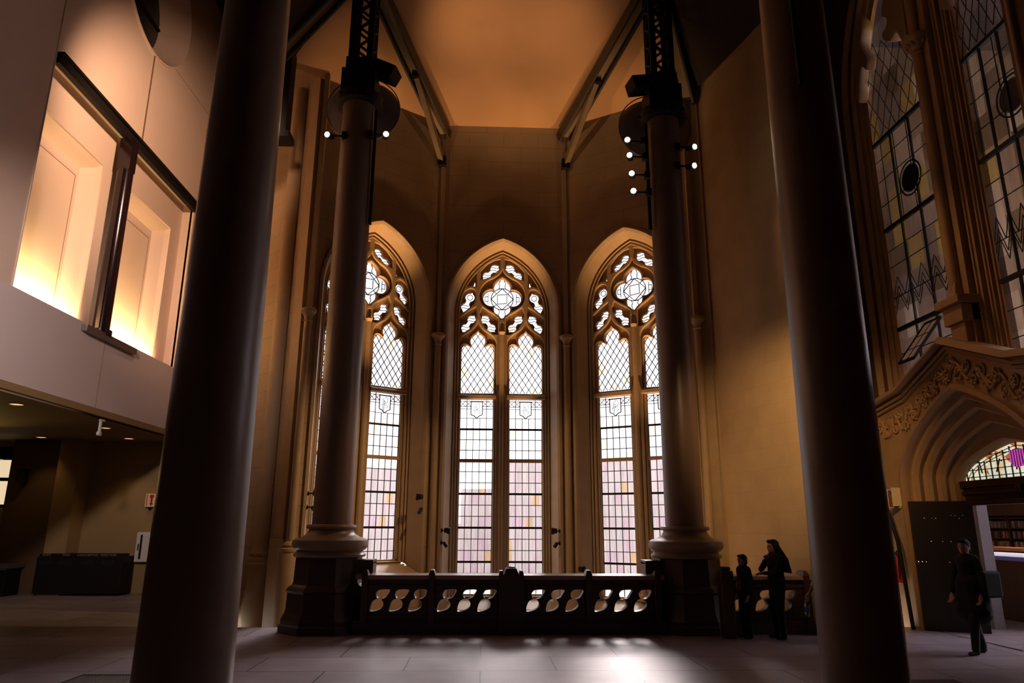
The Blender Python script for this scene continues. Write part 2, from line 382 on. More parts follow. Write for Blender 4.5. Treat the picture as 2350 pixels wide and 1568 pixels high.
def make_window(F, name, wb, bars):
    root = struct(empty(name, F))
    # moulded stone surround: loft of arch rows (width, apex rise, depth)
    rows = []
    for w, h, d, z in ((1.43, 1.91, 0, wb-.35), (1.43, 1.91, .05, wb-.35), (1.37, 1.85, .06, wb-.35), (1.33, 1.80, .02, wb-.33), (1.32, 1.79, -.02, wb-.3), (1.19, 1.70, -.36, wb-.04),
                       (1.21, 1.71, -.38, wb-.04), (1.20, 1.70, -.42, wb-.03), (1.14, 1.63, -.44, wb), (1.13, 1.62, -.62, wb)):
        rows.append([(x, y, d) for x, y in arch(w, SPR, h, z)])
    MB().loft(rows).build('surround', 'stone', root, 35)
    # sill
    MB().quadbox([(-1.34, wb-.3, .04), (1.34, wb-.3, .04), (1.34, wb-.02, -.62), (-1.34, wb-.02, -.62), (-1.34, wb-.22, .04), (1.34, wb-.22, .04), (1.15, wb+.0, -.5), (-1.15, wb+.0, -.5)]).build('sill', 'stone', root)
    mb = MB()
    for w, h, d, r in ((1.16, 1.66, -.40, .028), (1.09, 1.59, -.44, .024)):
        mb.tube([(x, y, d) for x, y in arch(w, SPR, h, wb)], r, 6)
    mb.build('roll_moulding', 'stone', root, 60)
    # tracery, two orders
    zt = 4.87; holes = [quatre()]
    for s in (1, -1):
        f = (lambda p: p) if s == 1 else mir
        holes += [f(M1), f(M2), f(M3), f(M4), f(TRI), f(light_hole(.6, .4, zt)), rect(s*.6-.4, s*.6+.4, wb+.06, 4.74)]
    me = plate_mesh('tracery', arch(1.17, SPR, 1.66, wb-.02), holes, -.60, -.50, .012)
    link('tracery', me, 'tracery', root, 30)
    fh = [flame]
    for s in (1, -1):
        f = (lambda p: p) if s == 1 else mir
        fh += [f(F1), f(F2), f(F3), f(F4), f(TF), f(ogee_front(.6, zt)), rect(s*.6-.465, s*.6+.465, wb+.02, 4.78)]
    me = plate_mesh('tracery_ribs', arch(1.15, SPR, 1.63, wb-.01), fh, -.51, -.43, .022)
    link('tracery_ribs', me, 'tracery', root, 30)
    # foil cusps moulding around the quatrefoil
    MB().tube([(x, y, -.49) for x, y in quatre(.035)], .03, 6, closed=True).build('foil_moulding', 'stone', root, 60)
    mb = MB()
    for s in (1, -1):
        lh = light_hole(s*.6, .4, wb+.06)
        mb.tube([(s*.6+(x-s*.6)*1.09, y+(.03 if y > 5 else 0), -.495) for x, y in lh], .024, 6)
    mb.build('cusp_moulding', 'stone', root, 60)
    # central mullion with shaft
    MB().prism([(-.1, 0), (.1, 0)], 0, 1) if False else None
    mb = MB(); mb.tube([(0, wb, -.40), (0, 6.35, -.40)], .052, 10).tube([(-.115, wb, -.45), (-.115, 6.1, -.45)], .025, 6).tube([(.115, wb, -.45), (.115, 6.1, -.45)], .025, 6)
    mb.tube([(0, 6.35, -.40), (0, 6.42, -.40), (0, 6.46, -.40), (0, 6.68, -.42)], [.055, .085, .06, .035], 10).box((0, 6.70, -.42), (.10, .07, .1))
    mb.tube([(0, wb, -.40), (0, wb+.12, -.40), (0, wb+.16, -.40)], [.1, .1, .055], 8)
    mb.build('mullion', 'stone', root, 40)
    # transoms
    mb = MB()
    for s in (1, -1):
        mb.quadbox([(s*.6-.47, 4.73, -.36), (s*.6+.47, 4.73, -.36), (s*.6+.47, 4.73, -.58), (s*.6-.47, 4.73, -.58), (s*.6-.47, 4.80, -.36), (s*.6+.47, 4.80, -.36), (s*.6+.47, 4.89, -.52), (s*.6-.47, 4.89, -.52)])
        mb.bx(s*.6-.42, s*.6+.42, 3.2, 3.28, -.6, -.5)
    mb.build('transom', 'tracery', root)
    # glazing
    MB().poly([(x, y, -.575) for x, y in arch(1.16, SPR, 1.65, wb)]).build('glass', 'glass', root)
    ld = MB()
    def st(p, q, w=.011):
        ld.bar((p[0], p[1], -.565), (q[0], q[1], -.565), w*1.45, .014, (0, 0, 1))
    def clipline(x0, z0, x1, z1, xa, xb, za, zb_):
        t0, t1 = 0., 1.; dx, dz = x1-x0, z1-z0
        for p, q in ((-dx, x0-xa), (dx, xb-x0), (-dz, z0-za), (dz, zb_-z0)):
            if abs(p) < 1e-9:
                if q < 0: return
            else:
                r = q/p
                if p < 0: t0 = max(t0, r)
                else: t1 = min(t1, r)
        if t0 < t1: st((x0+dx*t0, z0+dz*t0), (x0+dx*t1, z0+dz*t1))
    for s in (1, -1):
        cx = s*.6
        for k in range(-16, 17):
            for sg in (1, -1):
                x0 = cx+k*.16; clipline(x0, 4.87, x0+sg*1.1, 4.87+1.1*.1225/.08, cx-.41, cx+.41, 4.87, 6.47)
        for xx in (-.4, -.24, -.08, .08, .24, .4):
            for z0, z1 in ((wb+.05, 4.0),): st((cx+xx, z0), (cx+xx, z1), .02 if abs(xx) == .4 else .011)
            st((cx+xx, 4.0), (cx+xx, 4.27 if abs(xx) < .1 else 4.74))
        zz = [4.0, 3.24, 2.46, 1.68, .91, .15]
        for a_, b_ in zip(zz, zz[1:]):
            for k in range(3):
                z = a_+(b_-a_)*k/3
                if z > wb+.06: st((cx-.41, z), (cx+.41, z), .034 if k == 0 else .012)
        for z in (4.27, 4.5, 4.56): st((cx-.41, z), (cx-.14 if z > 4.3 else cx+.41, z), .009); st((cx+.14, z), (cx+.41, z), .009)
        st((cx-.41, 4.69), (cx+.41, 4.69), .009)
        sh = [(-.14, 4.68), (-.14, 4.36), (-.07, 4.335), (0, 4.27), (.07, 4.335), (.14, 4.36), (.14, 4.68), (-.14, 4.68)]
        for p, q in zip(sh, sh[1:]): st((cx+p[0], p[1]), (cx+q[0], q[1]), .014)
        for q0 in (-.41, -.275, .14, .275):
            for sg in (1, -1): st((cx+q0, 4.56 if sg > 0 else 4.69), (cx+q0+.135, 4.69 if sg > 0 else 4.56), .008)
        mono = [[(-.05, 4.60), (-.05, 4.33)], [(-.02, 4.58), (-.02, 4.31)], [(-.05, 4.60), (0, 4.62), (.02, 4.66)], [(.03, 4.66), (.07, 4.61), (.07, 4.54), (.04, 4.49), (-.02, 4.48)], [(-.02, 4.56), (.02, 4.52), (0, 4.49)], [(0, 4.47), (.09, 4.43)], [(.09, 4.43), (.03, 4.38)], [(-.05, 4.48), (-.09, 4.44)]]
        for ln in mono:
            for p, q in zip(ln, ln[1:]): st((cx+p[0], p[1]), (cx+q[0], q[1]), .006)
        # wavy cames in the small lights
        for (c, r) in (((.20, 8.15), .1), ((.40, 7.95), .09), ((.93, 7.12), .1), ((.77, 6.78), .09), ((.93, 6.55), .09), ((.42, 6.78), .09), ((.25, 6.56), .09)):
            for dz in (-.035, .035):
                w = [(s*c[0]+s*x*r*1.2, c[1]+dz+.02*math.sin(x*4)) for x in (-1, -.5, 0, .5, 1)]
                for p, q in zip(w, w[1:]): st(p, q, .01)
        cc = [(s*.82+.07*math.cos(a*PI/6), 7.37+.07*math.sin(a*PI/6)) for a in range(13)]
        for p, q in zip(cc, cc[1:]): st(p, q, .012)
    R0 = .285; C = (0, 7.34)
    cc = [(R0*math.cos(a*PI/16), 7.34+R0*math.sin(a*PI/16)) for a in range(33)]
    for p, q in zip(cc, cc[1:]): st(p, q, .014)
    sq = [(0, 7.34+R0), (R0, 7.34), (0, 7.34-R0), (-R0, 7.34), (0, 7.34+R0)]
    for p, q in zip(sq, sq[1:]): st(p, q, .014)
    s2 = [(-.12, 7.45), (.12, 7.47), (.12, 7.23), (-.12, 7.21), (-.12, 7.45)]
    for p, q in zip(s2, s2[1:]): st(p, q, .012)
    for s in (1, -1):
        st((s*.2, 7.54), (s*.14, 7.48)); st((s*.2, 7.14), (s*.14, 7.2))
        st((s*.36, 7.2), (s*.36, 7.48)); st((s*.44, 7.28), (s*.44, 7.40)); st((s*.36, 7.28), (s*.44, 7.28)); st((s*.36, 7.40), (s*.44, 7.40))
        for zc in (1, -1):
            w = [(s*.09, 7.34+zc*.27), (s*.065, 7.34+zc*.34), (s*.09, 7.34+zc*.41), (s*.05, 7.34+zc*.5)]
            for p, q in zip(w, w[1:]): st(p, q, .012)
    ld.build('leading', 'lead', root)
    return root
FA, LA = facet(PA, PB, 'wall_apse_left', .93, .9)
FB, LB = facet(PB, PC, 'wall_apse_centre', .15, .2)
FC, LC = facet(PC, PD, 'wall_apse_right', .15, .2)
win1 = make_window(FA, 'window_1', .93, 0)
win2 = make_window(FB, 'window_2', .15, 0)
win3 = copy_tree(win2); win3.name = 'window_3'; win3.matrix_world = FC
# plain right-hand wall of the apse, its edge strips, and the left pier
def wallseg(a, b, z0, z1, name, m, th=.25, back=True):
    d = (b-a); L = d.length; d.normalize(); c = (a+b)/2
    return struct(MB().bx(-L/2, L/2, z0, z1, -th, 0).build(name, m, None, 0, frame((c.x, c.y, 0), (d.x, d.y, 0))))
wallseg(PE0, PE, -1.4, 16.6, 'wall_apse_plain', blocks('ashlar_wall', (.47, .32, .16), (.45, .30, .148), .8, .4, .003, .75, (.38, .25, .12))[0])
wallseg(PD, PE0, -1.4, 16.6, 'trim_1', 'stone', .2)
wallseg(PE+Vector((.06, .02)), Vector((8.1, 15.6)), -.1, 16.6, 'wall_right_return', 'dark_plaster', .04)
wallseg(PA2, PA, -1.4, 16.6, 'wall_apse_pier', 'apse_wall')
wallseg(Vector((-7.95, 19.6)), PA2, -.1, 16.6, 'wall_left_return', 'dark_plaster')
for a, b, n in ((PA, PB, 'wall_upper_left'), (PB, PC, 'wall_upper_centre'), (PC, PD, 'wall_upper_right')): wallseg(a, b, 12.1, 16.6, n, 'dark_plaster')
# pier mouldings (left of the apse) and the fillet at the right
pd = (PA-PA2).normalized(); pf = frame((PA.x, PA.y, 0), (pd.x, pd.y, 0))
def trim(n, mb, m, mw, sm=0): return struct(mb.build('trim_%d' % n, m, None, sm, mw))
trim(2, MB().bx(-.42, -.06, -1.4, 12, 0, .10), 'stone', pf)
mb = MB(); mb.tube([(-.95, .9, .10), (-.95, 12, .10)], .20, 8)
prof = [(.30, -1.3), (.30, .25), (.27, .32), (.29, .40), (.26, .46), (.26, .95), (.30, .98), (.30, 1.05), (.24, 1.1), (.27, 1.16), (.22, 1.2), (.2, 1.3)]
mb2 = MB()
mb.bm.free(); mb = MB()
rows = [[(-.95+r*math.cos(PI*k/8), z, .02+r*math.sin(PI*k/8)) for k in range(9)] for r, z in prof+[(.2, 12)]]
trim(3, mb.loft(rows), 'stone', pf, 40); mb2.bm.free()
trim(4, MB().bx(-.5, 0.05, -1.4, 1.45, .0, .14), 'stone', pf)
trim(5, MB().bx(-.03, .03, -1.4, 12, -.02, .05), 'stone', frame((PE0.x, PE0.y, 0), ((PE-PE0).x, (PE-PE0).y, 0)))
# dado band at foot of apse walls: slightly darker course
# wall shafts (colonnettes) at the corners
def shaft(p, off, label, zb=.9):
    o = tag(empty('wall_shaft', T(p.x+off[0], p.y+off[1], 0)), label, 'column', 'thin wall shafts between the apse windows')
    MB().lathe([(.085, zb+.22), (.08, 2.5), (.078, 5.95)], n=20).build('shaft', 'stone', o, 50)
    MB().lathe([(.08, 5.93), (.10, 5.95), (.08, 5.98), (.085, 6.04), (.13, 6.12), (.17, 6.15), (.17, 6.2), (.13, 6.23), (.02, 6.235)], n=20).build('capital', 'stone', o, 40)
    MB().lathe([(.21, -1.4), (.21, zb-.05), (.18, zb), (.2, zb+.02), (.2, zb+.07), (.13, zb+.1), (.15, zb+.14), (.13, zb+.18), (.085, zb+.22)], n=16).build('base', 'stone', o, 40)
    MB().bx(-.05, .05, -.0, .1, 6.2, 12).build('upper_rib', 'stone', o)
    return o
shaft(PA, (.06, -.10), 'slim stone wall shaft left of the leftmost apse window', 1.2)
shaft(PB, (.0, -.10), 'slim stone wall shaft between the left and middle apse windows', .5)
shaft(PC, (-.0, -.10), 'slim stone wall shaft between the middle and right apse windows', .5)
shaft(PD, (-.02, -.14), 'slim stone wall shaft beside the plain tan wall right of the windows', .9)

# ------------------------------------------------------------------ apse ceiling, rising to the column line
ZC, ZP = 11.92, 13.75; P2 = (-2.65, 13.0, ZP); P3 = (3.6, 13.0, ZP)
B3 = (-1.14, 16.75, ZC); C3 = (1.98, 16.75, ZC); A3 = (-4.6, 14.3, ZC); D3 = (4.95, 14.86, ZC); E3 = (5.9, 11.6, ZC); A4 = (-6.6, 12.9, ZC)
struct(MB().poly([B3, C3, P3, P2]).build('ceiling_apse_centre', 'ceil'))
struct(MB().poly([A3, B3, P2]).build('ceiling_apse_left', 'ceil'))
struct(MB().poly([C3, D3, P3]).build('ceiling_apse_right', 'ceil'))
struct(MB().poly([D3, E3, (3.6, 11.2, ZP), P3]).build('ceiling_right_bay', 'ceil_unlit'))
struct(MB().poly([A3, P2, (-2.65, 11.2, ZP), (-4.7, 12.3, ZC)]).build('ceiling_left_bay', 'ceil_unlit'))
struct(MB().bx(-8.4, 17, -5, 20, 16.4, 16.7).build('ceiling', 'ceil_unlit'))
def beam(p, q, label, strut=True):
    p, q = Vector(p), Vector(q); d = (q-p).normalized()
    o = tag(empty('roof_beam', T(*p)), label, 'beam'); L = (q-p).length; dz = Vector((0, 0, -.17))
    a = Vector((0, 0, 0)); b = q-p
    MB().bar(a+dz, b+dz, .26, .26).build('timber', 'beam', o)
    sd = Vector((0, 0, 1)).cross(d).normalized()
    mb = MB()
    for s in (1, -1): mb.bar(a+dz*1.9+sd*.15*s, b+dz*1.9+sd*.15*s, .05, .30)
    mb.build('edge_rail', 'beam_edge', o)
    if strut:
        t = a+d*1.75+Vector((0, 0, -.34)); w = a+d*.1+Vector((0, 0, -1.15))
        m2 = MB().bar(w, t, .13, .15); m2.build('strut', 'beam', o)
        MB().box(w, (.2, .2, .26)).box(t, (.24, .3, .12)).build('strut_shoe', 'black', o)
    return o
beam((-1.14, 16.65, ZC), P2, 'patterned ceiling beam with strut left of the lit ceiling centre')
beam((1.98, 16.65, ZC), P3, 'patterned ceiling beam with strut right of the lit ceiling centre')
beam((4.8, 14.9, ZC), (3.7, 13.05, ZP), 'short ceiling beam right of the right lattice post', False)
beam((-5.1, 14.0, ZC-.1), (-2.75, 12.9, ZP), 'shadowy ceiling beam left of the left lattice post', False)
tag(MB().bx(-4.75, -4.4, 13.9, 14.25, 10.0, 12.6).bx(-4.9, -4.3, 13.85, 14.3, 9.85, 10.0).build('steel_bracket', 'black'), 'black steel bracket post high on the left pier of the apse', 'bracket')

# ------------------------------------------------------------------ columns
def taper(r0, r1, z1, name, x, y, label, top=10.15, tall=True):
    o = tag(empty('column', T(x, y, 0)), label, 'column')
    rt = r0+(r1-r0)*(top-2)/(z1-2)
    zb = 1.7 if tall else .2
    z = [zb+(top-zb)*k/12 for k in range(13)]
    MB().lathe([(r0+(r1-r0)*(q-2)/(z1-2), q) for q in z], n=64).build('shaft', 'column', o, 50)
    if not tall:
        MB().lathe([(.5, 0), (.5, .12), (.44, .16), (.46, .2), (.42, .25)], n=48).build('base_moulding', 'column', o, 40); return o
    MB().lathe([(.36, 1.2), (.60, 1.2), (.62, 1.24), (.58, 1.27), (.56, 1.30), (.60, 1.32), (.645, 1.37), (.655, 1.42), (.64, 1.48), (.59, 1.51), (.5, 1.53), (.42, 1.58), (.385, 1.64), (.38, 1.665), (.42, 1.67), (.435, 1.70), (.42, 1.735), (r0, 1.745)], n=64).build('base_moulding', 'col_base', o, 40)
    MB().lathe([(.78, 0), (.78, .12), (.74, .15), (.75, .2), (.70, .3), (.68, .36), (.67, .62), (.70, .66), (.66, .72), (.60, .76), (.585, .80), (.57, 1.19), (.4, 1.2)], n=8, rot=PI/8).build('pedestal', 'pedestal', o, 20)
    return o
c2 = taper(.345, .335, 9, 'column', -2.65, 13.0, 'inner painted column carrying two spotlights, left end of the balustrade', 10.15)
c3 = taper(.34, .325, 9, 'column', 3.63, 13.0, 'inner painted column with a rail of spotlights, beside the dark-haired people', 10.0)
c1 = taper(.405, .36, 6.2, 'column', -2.65, 6.98, 'large foreground column at left overlapping the white balcony', 16.3, False)
c4 = taper(.375, .357, 6.2, 'column', 3.6, 7.06, 'large foreground column at right, bright edged, in front of the plain tan wall', 16.3, False)
MB().bx(.38, .8, -.28, .1, .88, 1.12).bx(.38, .8, -.3, .12, 1.10, 1.16).build('rail_stop', 'balus', c2)
MB().bx(-.8, -.38, -.28, .1, .88, 1.12).bx(-.8, -.38, -.3, .12, 1.10, 1.16).build('rail_stop', 'balus', c3)
tag(MB().bx(-.02, .02, 0, .04, 6.45, 9.2).build('cable_conduit', 'black', None, 0, T(3.42, 6.66, 0)), 'black conduit strip on the upper left of the right foreground column', 'conduit')

def lattice(x, y, z0, z1, label):
    o = tag(empty('lattice_post', T(x, y, z0)), label, 'post'); w = .25; H = z1-z0
    mb = MB()
    for sx in (1, -1):
        for sy in (1, -1): mb.bx(sx*w, sx*(w-.13), sy*w, sy*(w-.06), 0, H)
    mb.build('corner_angle', 'black', o)
    mb = MB(); n = int(H/.22)
    for k in range(n):
        z = .3+k*.22
        for sy in (1, -1):
            a, b = (-.14, .14) if k % 2 else (.14, -.14)
            mb.bar((a, sy*w*.95, z), (b, sy*w*.95, z+.22), .05, .03, (0, 1, 0))
            mb.bar((sy*w*.95, a, z), (sy*w*.95, b, z+.22), .03, .05)
    mb.build('lacing_bar', 'black', o)
    MB().bx(-.34, .34, -.34, .34, -.05, .45).bx(-.28, .28, -.28, .28, .45, .75).build('shoe', 'black', o)
    mb = MB().lathe([(.43, -.28), (.47, -.26), (.47, -.05), (.36, 0)], n=28)
    for k in range(8): mb.sphere((.47*math.cos(k*PI/4), .47*math.sin(k*PI/4), -.15), .035, seg=8, rng=6)
    mb.build('collar', 'black', o, 40)
    return o
lattice(-2.65, 13.0, 10.3, 13.9, 'black riveted lattice post on top of the left inner column')
lattice(3.63, 13.0, 10.15, 13.9, 'black riveted lattice post on top of the right inner column')
def disc(x, y, z, r, label):
    o = tag(empty('sound_disc', T(x, y, z)), label, 'disc')
    a = (.0, -1, .12)
    prof = [(.02, .12), (r*.4, .10), (r*.8, .03), (r, -.05), (r*1.0, -.07), (r*.8, .01), (r*.4, .08), (.02, .10)]
    MB().lathe(prof, axis=a, n=40).build('dish', 'dish', o, 60)
    MB().tube([(r*math.cos(k*PI/20), -.0, r*math.sin(k*PI/20)) for k in range(40)], .012, 6, closed=True).build('rim', 'greymetal', o, 60)
    return o
disc(-2.68, 13.55, 10.35, .78, 'translucent round dish behind the head of the left inner column')
disc(3.6, 13.55, 10.1, .78, 'smoky round dish behind the head of the right inner column')
def flood(x, y, z, rz, ry, label):
    o = tag(empty('floodlight', T(x, y, z, rz) @ Matrix.Rotation(ry, 4, 'Y')), label, 'lamp')
    MB().bx(-.26, .26, -.2, .2, -.14, .14).build('housing', 'black', o, 0, None, .015)
    MB().bx(-.22, .22, -.17, .17, .142, .15).build('lens', 'greymetal', o)
    MB().bar((-.26, 0, -.1), (-.5, 0, -.25), .04, .05).build('arm', 'black', o)
    return o
flood(-2.15, 12.95, 10.85, -.2, .5, 'black box floodlight right of the left lattice post')
flood(3.2, 12.95, 10.72, .2+PI, .25, 'black box floodlight left of the right lattice post')

def spotlamp(x, y, z, az, label, group, side, elev=-.25):
    """bracket from the rail, knuckle and drum head facing azimuth az"""
    o = tag(empty('spotlight', T(x, y, z)), label, 'lamp', group)
    d = Vector((math.sin(az)*math.cos(elev), -math.cos(az)*math.cos(elev), math.sin(elev))).normalized()
    MB().bar((0, 0, 0), (-side*.26, 0, 0), .03, .03).bx(-side*.30-.05, -side*.30+.05, -.06, .06, -.07, .07).build('bracket', 'black', o)
    h = Vector((0, 0, 0)); MB().lathe([(.045, -.13), (.06, -.1), (.06, .05), (.075, .07), (.075, .09), (.06, .085)], c=h, n=20, axis=d).build('head', 'black', o, 40)
    hd_ = [q for q in o.children if q.name.startswith('head')][0]
    MB().lathe([(.052, 0), (.052, .004)], c=h+d*.088, n=20, axis=d).build('lamp_face', 'lampface', hd_)
    sp = bpy.data.lights.new('spot_glow', 'SPOT'); sp.energy = 6; sp.color = (1, .7, .42); sp.spot_size = 1.6; sp.spot_blend = 1; sp.shadow_soft_size = .05
    q = bpy.data.objects.new('spot_glow', sp); COL.objects.link(q); q.parent = o; q.location = d*.11
    q.rotation_euler = d.to_track_quat('-Z', 'Y').to_euler()
    return o
spotlamp(-3.15, 12.72, 9.22, -.35, 'lit spotlight on the left side of the left inner column', None, -1)
spotlamp(-2.04, 12.72, 9.26, .2, 'lit spotlight on the right side of the left inner column', None, 1)
for k, (x, z) in enumerate(((2.82, 9.26), (2.85, 8.92), (2.88, 8.52), (2.90, 8.14))):
    spotlamp(x, 12.72, z, -.3, ['topmost', 'second from the top', 'third from the top', 'lowest'][k]+' of the four lit spotlights left of the right inner column', 'spotlights on the right inner column', -1, -.1)
for k, (x, z) in enumerate(((4.12, 9.16), (4.09, 8.74))):
    spotlamp(x, 12.72, z, .45, ['upper', 'lower'][k]+' of the two lit spotlights right of the right inner column', 'spotlights on the right inner column', 1, -.25)
for x, z0, z1, lab in ((3.235, 7.4, 9.75, 'long black track rail down the left side of the right inner column'), (-2.28, 7.4, 9.9, 'long black track rail down the right side of the left inner column')):
    tag(MB().bx(x-.03, x+.03, 12.84, 12.9, z0, z1).build('track_rail', 'black'), lab, 'rail')

# small dark spotlights on the window reveals
def jamb_light(F, u, z, s, label, two):
    o = tag(empty('reveal_spotlight', F @ Matrix.Translation((u, z, .02))), label, 'lamp', 'small black spotlights beside the apse windows')
    MB().lathe([(.05, 0), (.05, .02), (.03, .03)], n=14, c=(0, 0, 0)).build('mount', 'black', o, 40)
    MB().tube([(0, 0, .02), (-s*.05, .0, .09), (-s*.14, 0, .1)], .014, 6).build('arm', 'black', o)
    if two:
        MB().lathe([(.035, -.07), (.04, -.05), (.04, .06), (.02, .065)], c=(-s*.18, 0, .1), n=12, axis=(0, 1, .3)).build('head', 'black', o, 40)
        MB().lathe([(.035, -.05), (.04, -.03), (.04, .05), (.02, .055)], c=(-s*.12, .0, .13), n=12, axis=(0, 1, -.2)).build('ballast', 'black', o, 40)
    else:
        MB().lathe([(.035, -.07), (.04, -.05), (.04, .06), (.02, .065)], c=(-s*.12, -.04, .12), n=12, axis=(-s, -1.4, .3)).build('head', 'black', o, 40)
for F, z, nm, us in ((FA, 2.35, 'leftmost', (-1, 1)), (FB, 1.62, 'middle', (-1, 1)), (FC, .8, 'rightmost', (-1, 1))):
    for u in us:
        wp = F @ Vector((u*.95, z+.15, .38)); tp = F @ Vector((-u*.1, 8.25, -.22)); spot('reveal_uplight', wp, tp, 1500, (1, .58, .27), 25, 1, .04)
        sd = 'left' if u < 0 else 'right'
        jamb_light(F, u*1.36, z, u, 'upper black twin-headed spotlight on the %s jamb of the %s window' % (sd, nm), True)
        jamb_light(F, u*1.36, z-.27, u, 'lower black spotlight on the %s jamb of the %s window' % (sd, nm), False)

# ------------------------------------------------------------------ balustrade
def sholes(x0, x1, n=3):
    base = [(145, 620), (230, 612), (280, 590), (310, 560), (316, 520), (290, 480), (288, 465), (335, 450), (370, 405), (395, 350), (270, 352), (235, 370), (215, 400), (225, 440), (240, 455), (230, 468), (185, 490), (155, 540)]
    w = (x1-x0)/n; out = []
    for k in range(n):
        ox = x0+.02+k*w
        sc = .00124
        pl = [(ox+(x-145)*sc*min(1, w/.31), .355+(620-y)*sc) for x, y in base]
        pl = [(min(max(x, x0+.01), x1-.01), z) for x, z in pl]
        out.append(crom(pl, 3, True))
    return out
def balustrade(x0, x1, posts, big, label, stop0=0):
    o = tag(empty('balustrade', frame((0, 12.55, 0), (1, 0, 0))), label, 'balustrade')
    edges = sorted(posts+([big] if big else []))
    spans = []; prev = x0
    for p in edges:
        hw = .21 if p == big else .05
        if p-hw-prev > .2: spans.append((prev, p-hw))
        prev = p+hw
    if x1-prev > .3: spans.append((prev, x1))
    for a, b in spans:
        if b-a < .5:
            MB().bx(a, b, 0, .88, -.16, 0).build('panel', 'balus', o); continue
        me = plate_mesh('panel', rect(a-.01, b+.01, .0, .88), sholes(a+.03, b-.03), -.17, .0, .022)
        link('panel', me, 'balus', o, 40)
        MB().bx(a, b, .74, .77, 0, .025).bx(a, b, .26, .29, 0, .03).build('moulding', 'balus', o)
    MB().quadbox([(x0, .86, .07), (x1, .86, .07), (x1, .86, -.24), (x0, .86, -.24), (x0, .925, .05), (x1, .925, .05), (x1, .945, -.22), (x0, .945, -.22)]).build('handrail', 'rail', o, 0, None, .012)
    MB().bx(x0, x1, 0, .16, -.26, .10).bx(x0, x1, .16, .2, -.22, .05).build('plinth', 'balus', o)
    for p in posts:
        MB().bx(p-.05, p+.05, 0, .93, -.23, .09).quadbox([(p-.06, .93, .10), (p+.06, .93, .10), (p+.06, .93, -.24), (p-.06, .93, -.24), (p-.03, 1.01, .04), (p+.03, 1.01, .04), (p+.03, 1.01, -.18), (p-.03, 1.01, -.18)]).build('post', 'balus', o, 0, None, .008)
    if big:
        mb = MB().bx(big-.21, big+.21, 0, .93, -.28, .14)
        mb.quadbox([(big-.13, .93, .12), (big+.13, .93, .12), (big+.13, .93, -.24), (big-.13, .93, -.24), (big-.085, 1.04, .06), (big+.085, 1.04, .06), (big+.085, 1.04, -.18), (big-.085, 1.04, -.18)])
        mb.sphere((big, 1.03, -.06), .09, (1, .5, 1))
        for s in (1, -1): mb.quadbox([(big+s*.17-.04, .93, .12), (big+s*.17+.04, .93, .12), (big+s*.17+.04, .93, -.24), (big+s*.17-.04, .93, -.24), (big+s*.17-.025, 1.0, .06), (big+s*.17+.025, 1.0, .06), (big+s*.17+.025, 1.0, -.18), (big+s*.17-.025, 1.0, -.18)])
        mb.build('newel', 'balus', o, 30)
    return o
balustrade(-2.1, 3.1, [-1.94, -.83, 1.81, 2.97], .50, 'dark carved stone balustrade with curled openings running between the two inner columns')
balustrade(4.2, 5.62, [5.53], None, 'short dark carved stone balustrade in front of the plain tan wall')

# ------------------------------------------------------------------ left wall with niche windows and oculus
FL = frame((-7.95, 0, 0), (0, 1, 0))   # u = Y, v = Z, n = +X
circ = lambda cx, cz, r, n=48: [(cx+r*math.cos(2*PI*k/n), cz+r*math.sin(2*PI*k/n)) for k in range(n)]
OC = (14.85, 14.15); OR = 1.62
me = plate_mesh('wall_left', rect(11.6, 19.6, 3.87, 16.4), [rect(11.62, 18.07, 5.6, 10.12), circ(*OC, OR)], -.10, 0)
struct(link('wall_left', me, 'cream', None, 0, FL))
struct(MB().bx(-5, 11.6, 3.87, 16.4, -.1, -.02).build('wall_left_near', 'cream', None, 0, FL))
struct(MB().bx(-5, 19.6, 3.88, 5.58, .0, .03).build('trim_6', 'white_panel', None, 0, FL))
mb = MB()
for u, z0, z1 in ((14.63, 3.9, 5.5), (14.9, 10.2, 12.55), (6.5, 3.9, 5.58)): mb.bx(u-.004, u+.004, z0, z1, .0, .032)
mb.bar((15.9, 12.9, .002), (19.5, 13.05, .002), .004, .01, (0, 0, 1))
struct(mb.build('trim_7', mat('panel_joint', (.16, .09, .06), .8), None, 0, FL))
# recess: sides, niches, sill trough
rc = MB().loft([[(11.62, 5.45, -.05), (11.62, 10.12, -.05), (18.07, 10.12, -.05), (18.07, 5.45, -.05)], [(11.62, 5.45, -.36), (11.62, 10.12, -.36), (18.07, 10.12, -.36), (18.07, 5.45, -.36)]], True)
rc.bx(11.6, 18.1, 5.3, 5.45, -.7, 0)
me = plate_mesh('niche', rect(11.6, 18.1, 5.4, 10.15), [rect(11.64, 14.15, 5.45, 9.2), rect(15.0, 17.5, 5.45, 9.2)], -.36, -.30)
struct(rc.build('wall_left_recess', 'cream', None, 0, FL)); struct(link('trim_8', me, 'cream', None, 0, FL))
for k, (a, b) in enumerate(((11.64, 14.15), (15.0, 17.5))):
    root = struct(empty('window_%d' % (4+k), FL))
    MB().loft([[(a, 5.45, -.33), (a, 9.2, -.33), (b, 9.2, -.33), (b, 5.45, -.33)], [(a, 5.45, -.45), (a, 9.12, -.42), (b-.05, 9.12, -.42), (b-.05, 5.45, -.42)], [(a, 5.45, -.62), (a, 8.98, -.62), (b-.3, 8.98, -.62), (b-.3, 5.45, -.62)]]).build('splay', 'cream', root)
    MB().bx(a, b-.28, 5.4, 9.0, -.68, -.62).build('blind', 'cream', root)
    MB().bx(a+.1, b-.4, 8.74, 8.755, -.62, -.614).bx(a+.1, a+.115, 5.45, 8.74, -.62, -.614).bx(b-.415, b-.4, 5.45, 8.74, -.62, -.614).build('blind_seam', mat('seam', (.3, .2, .15), .8), root)
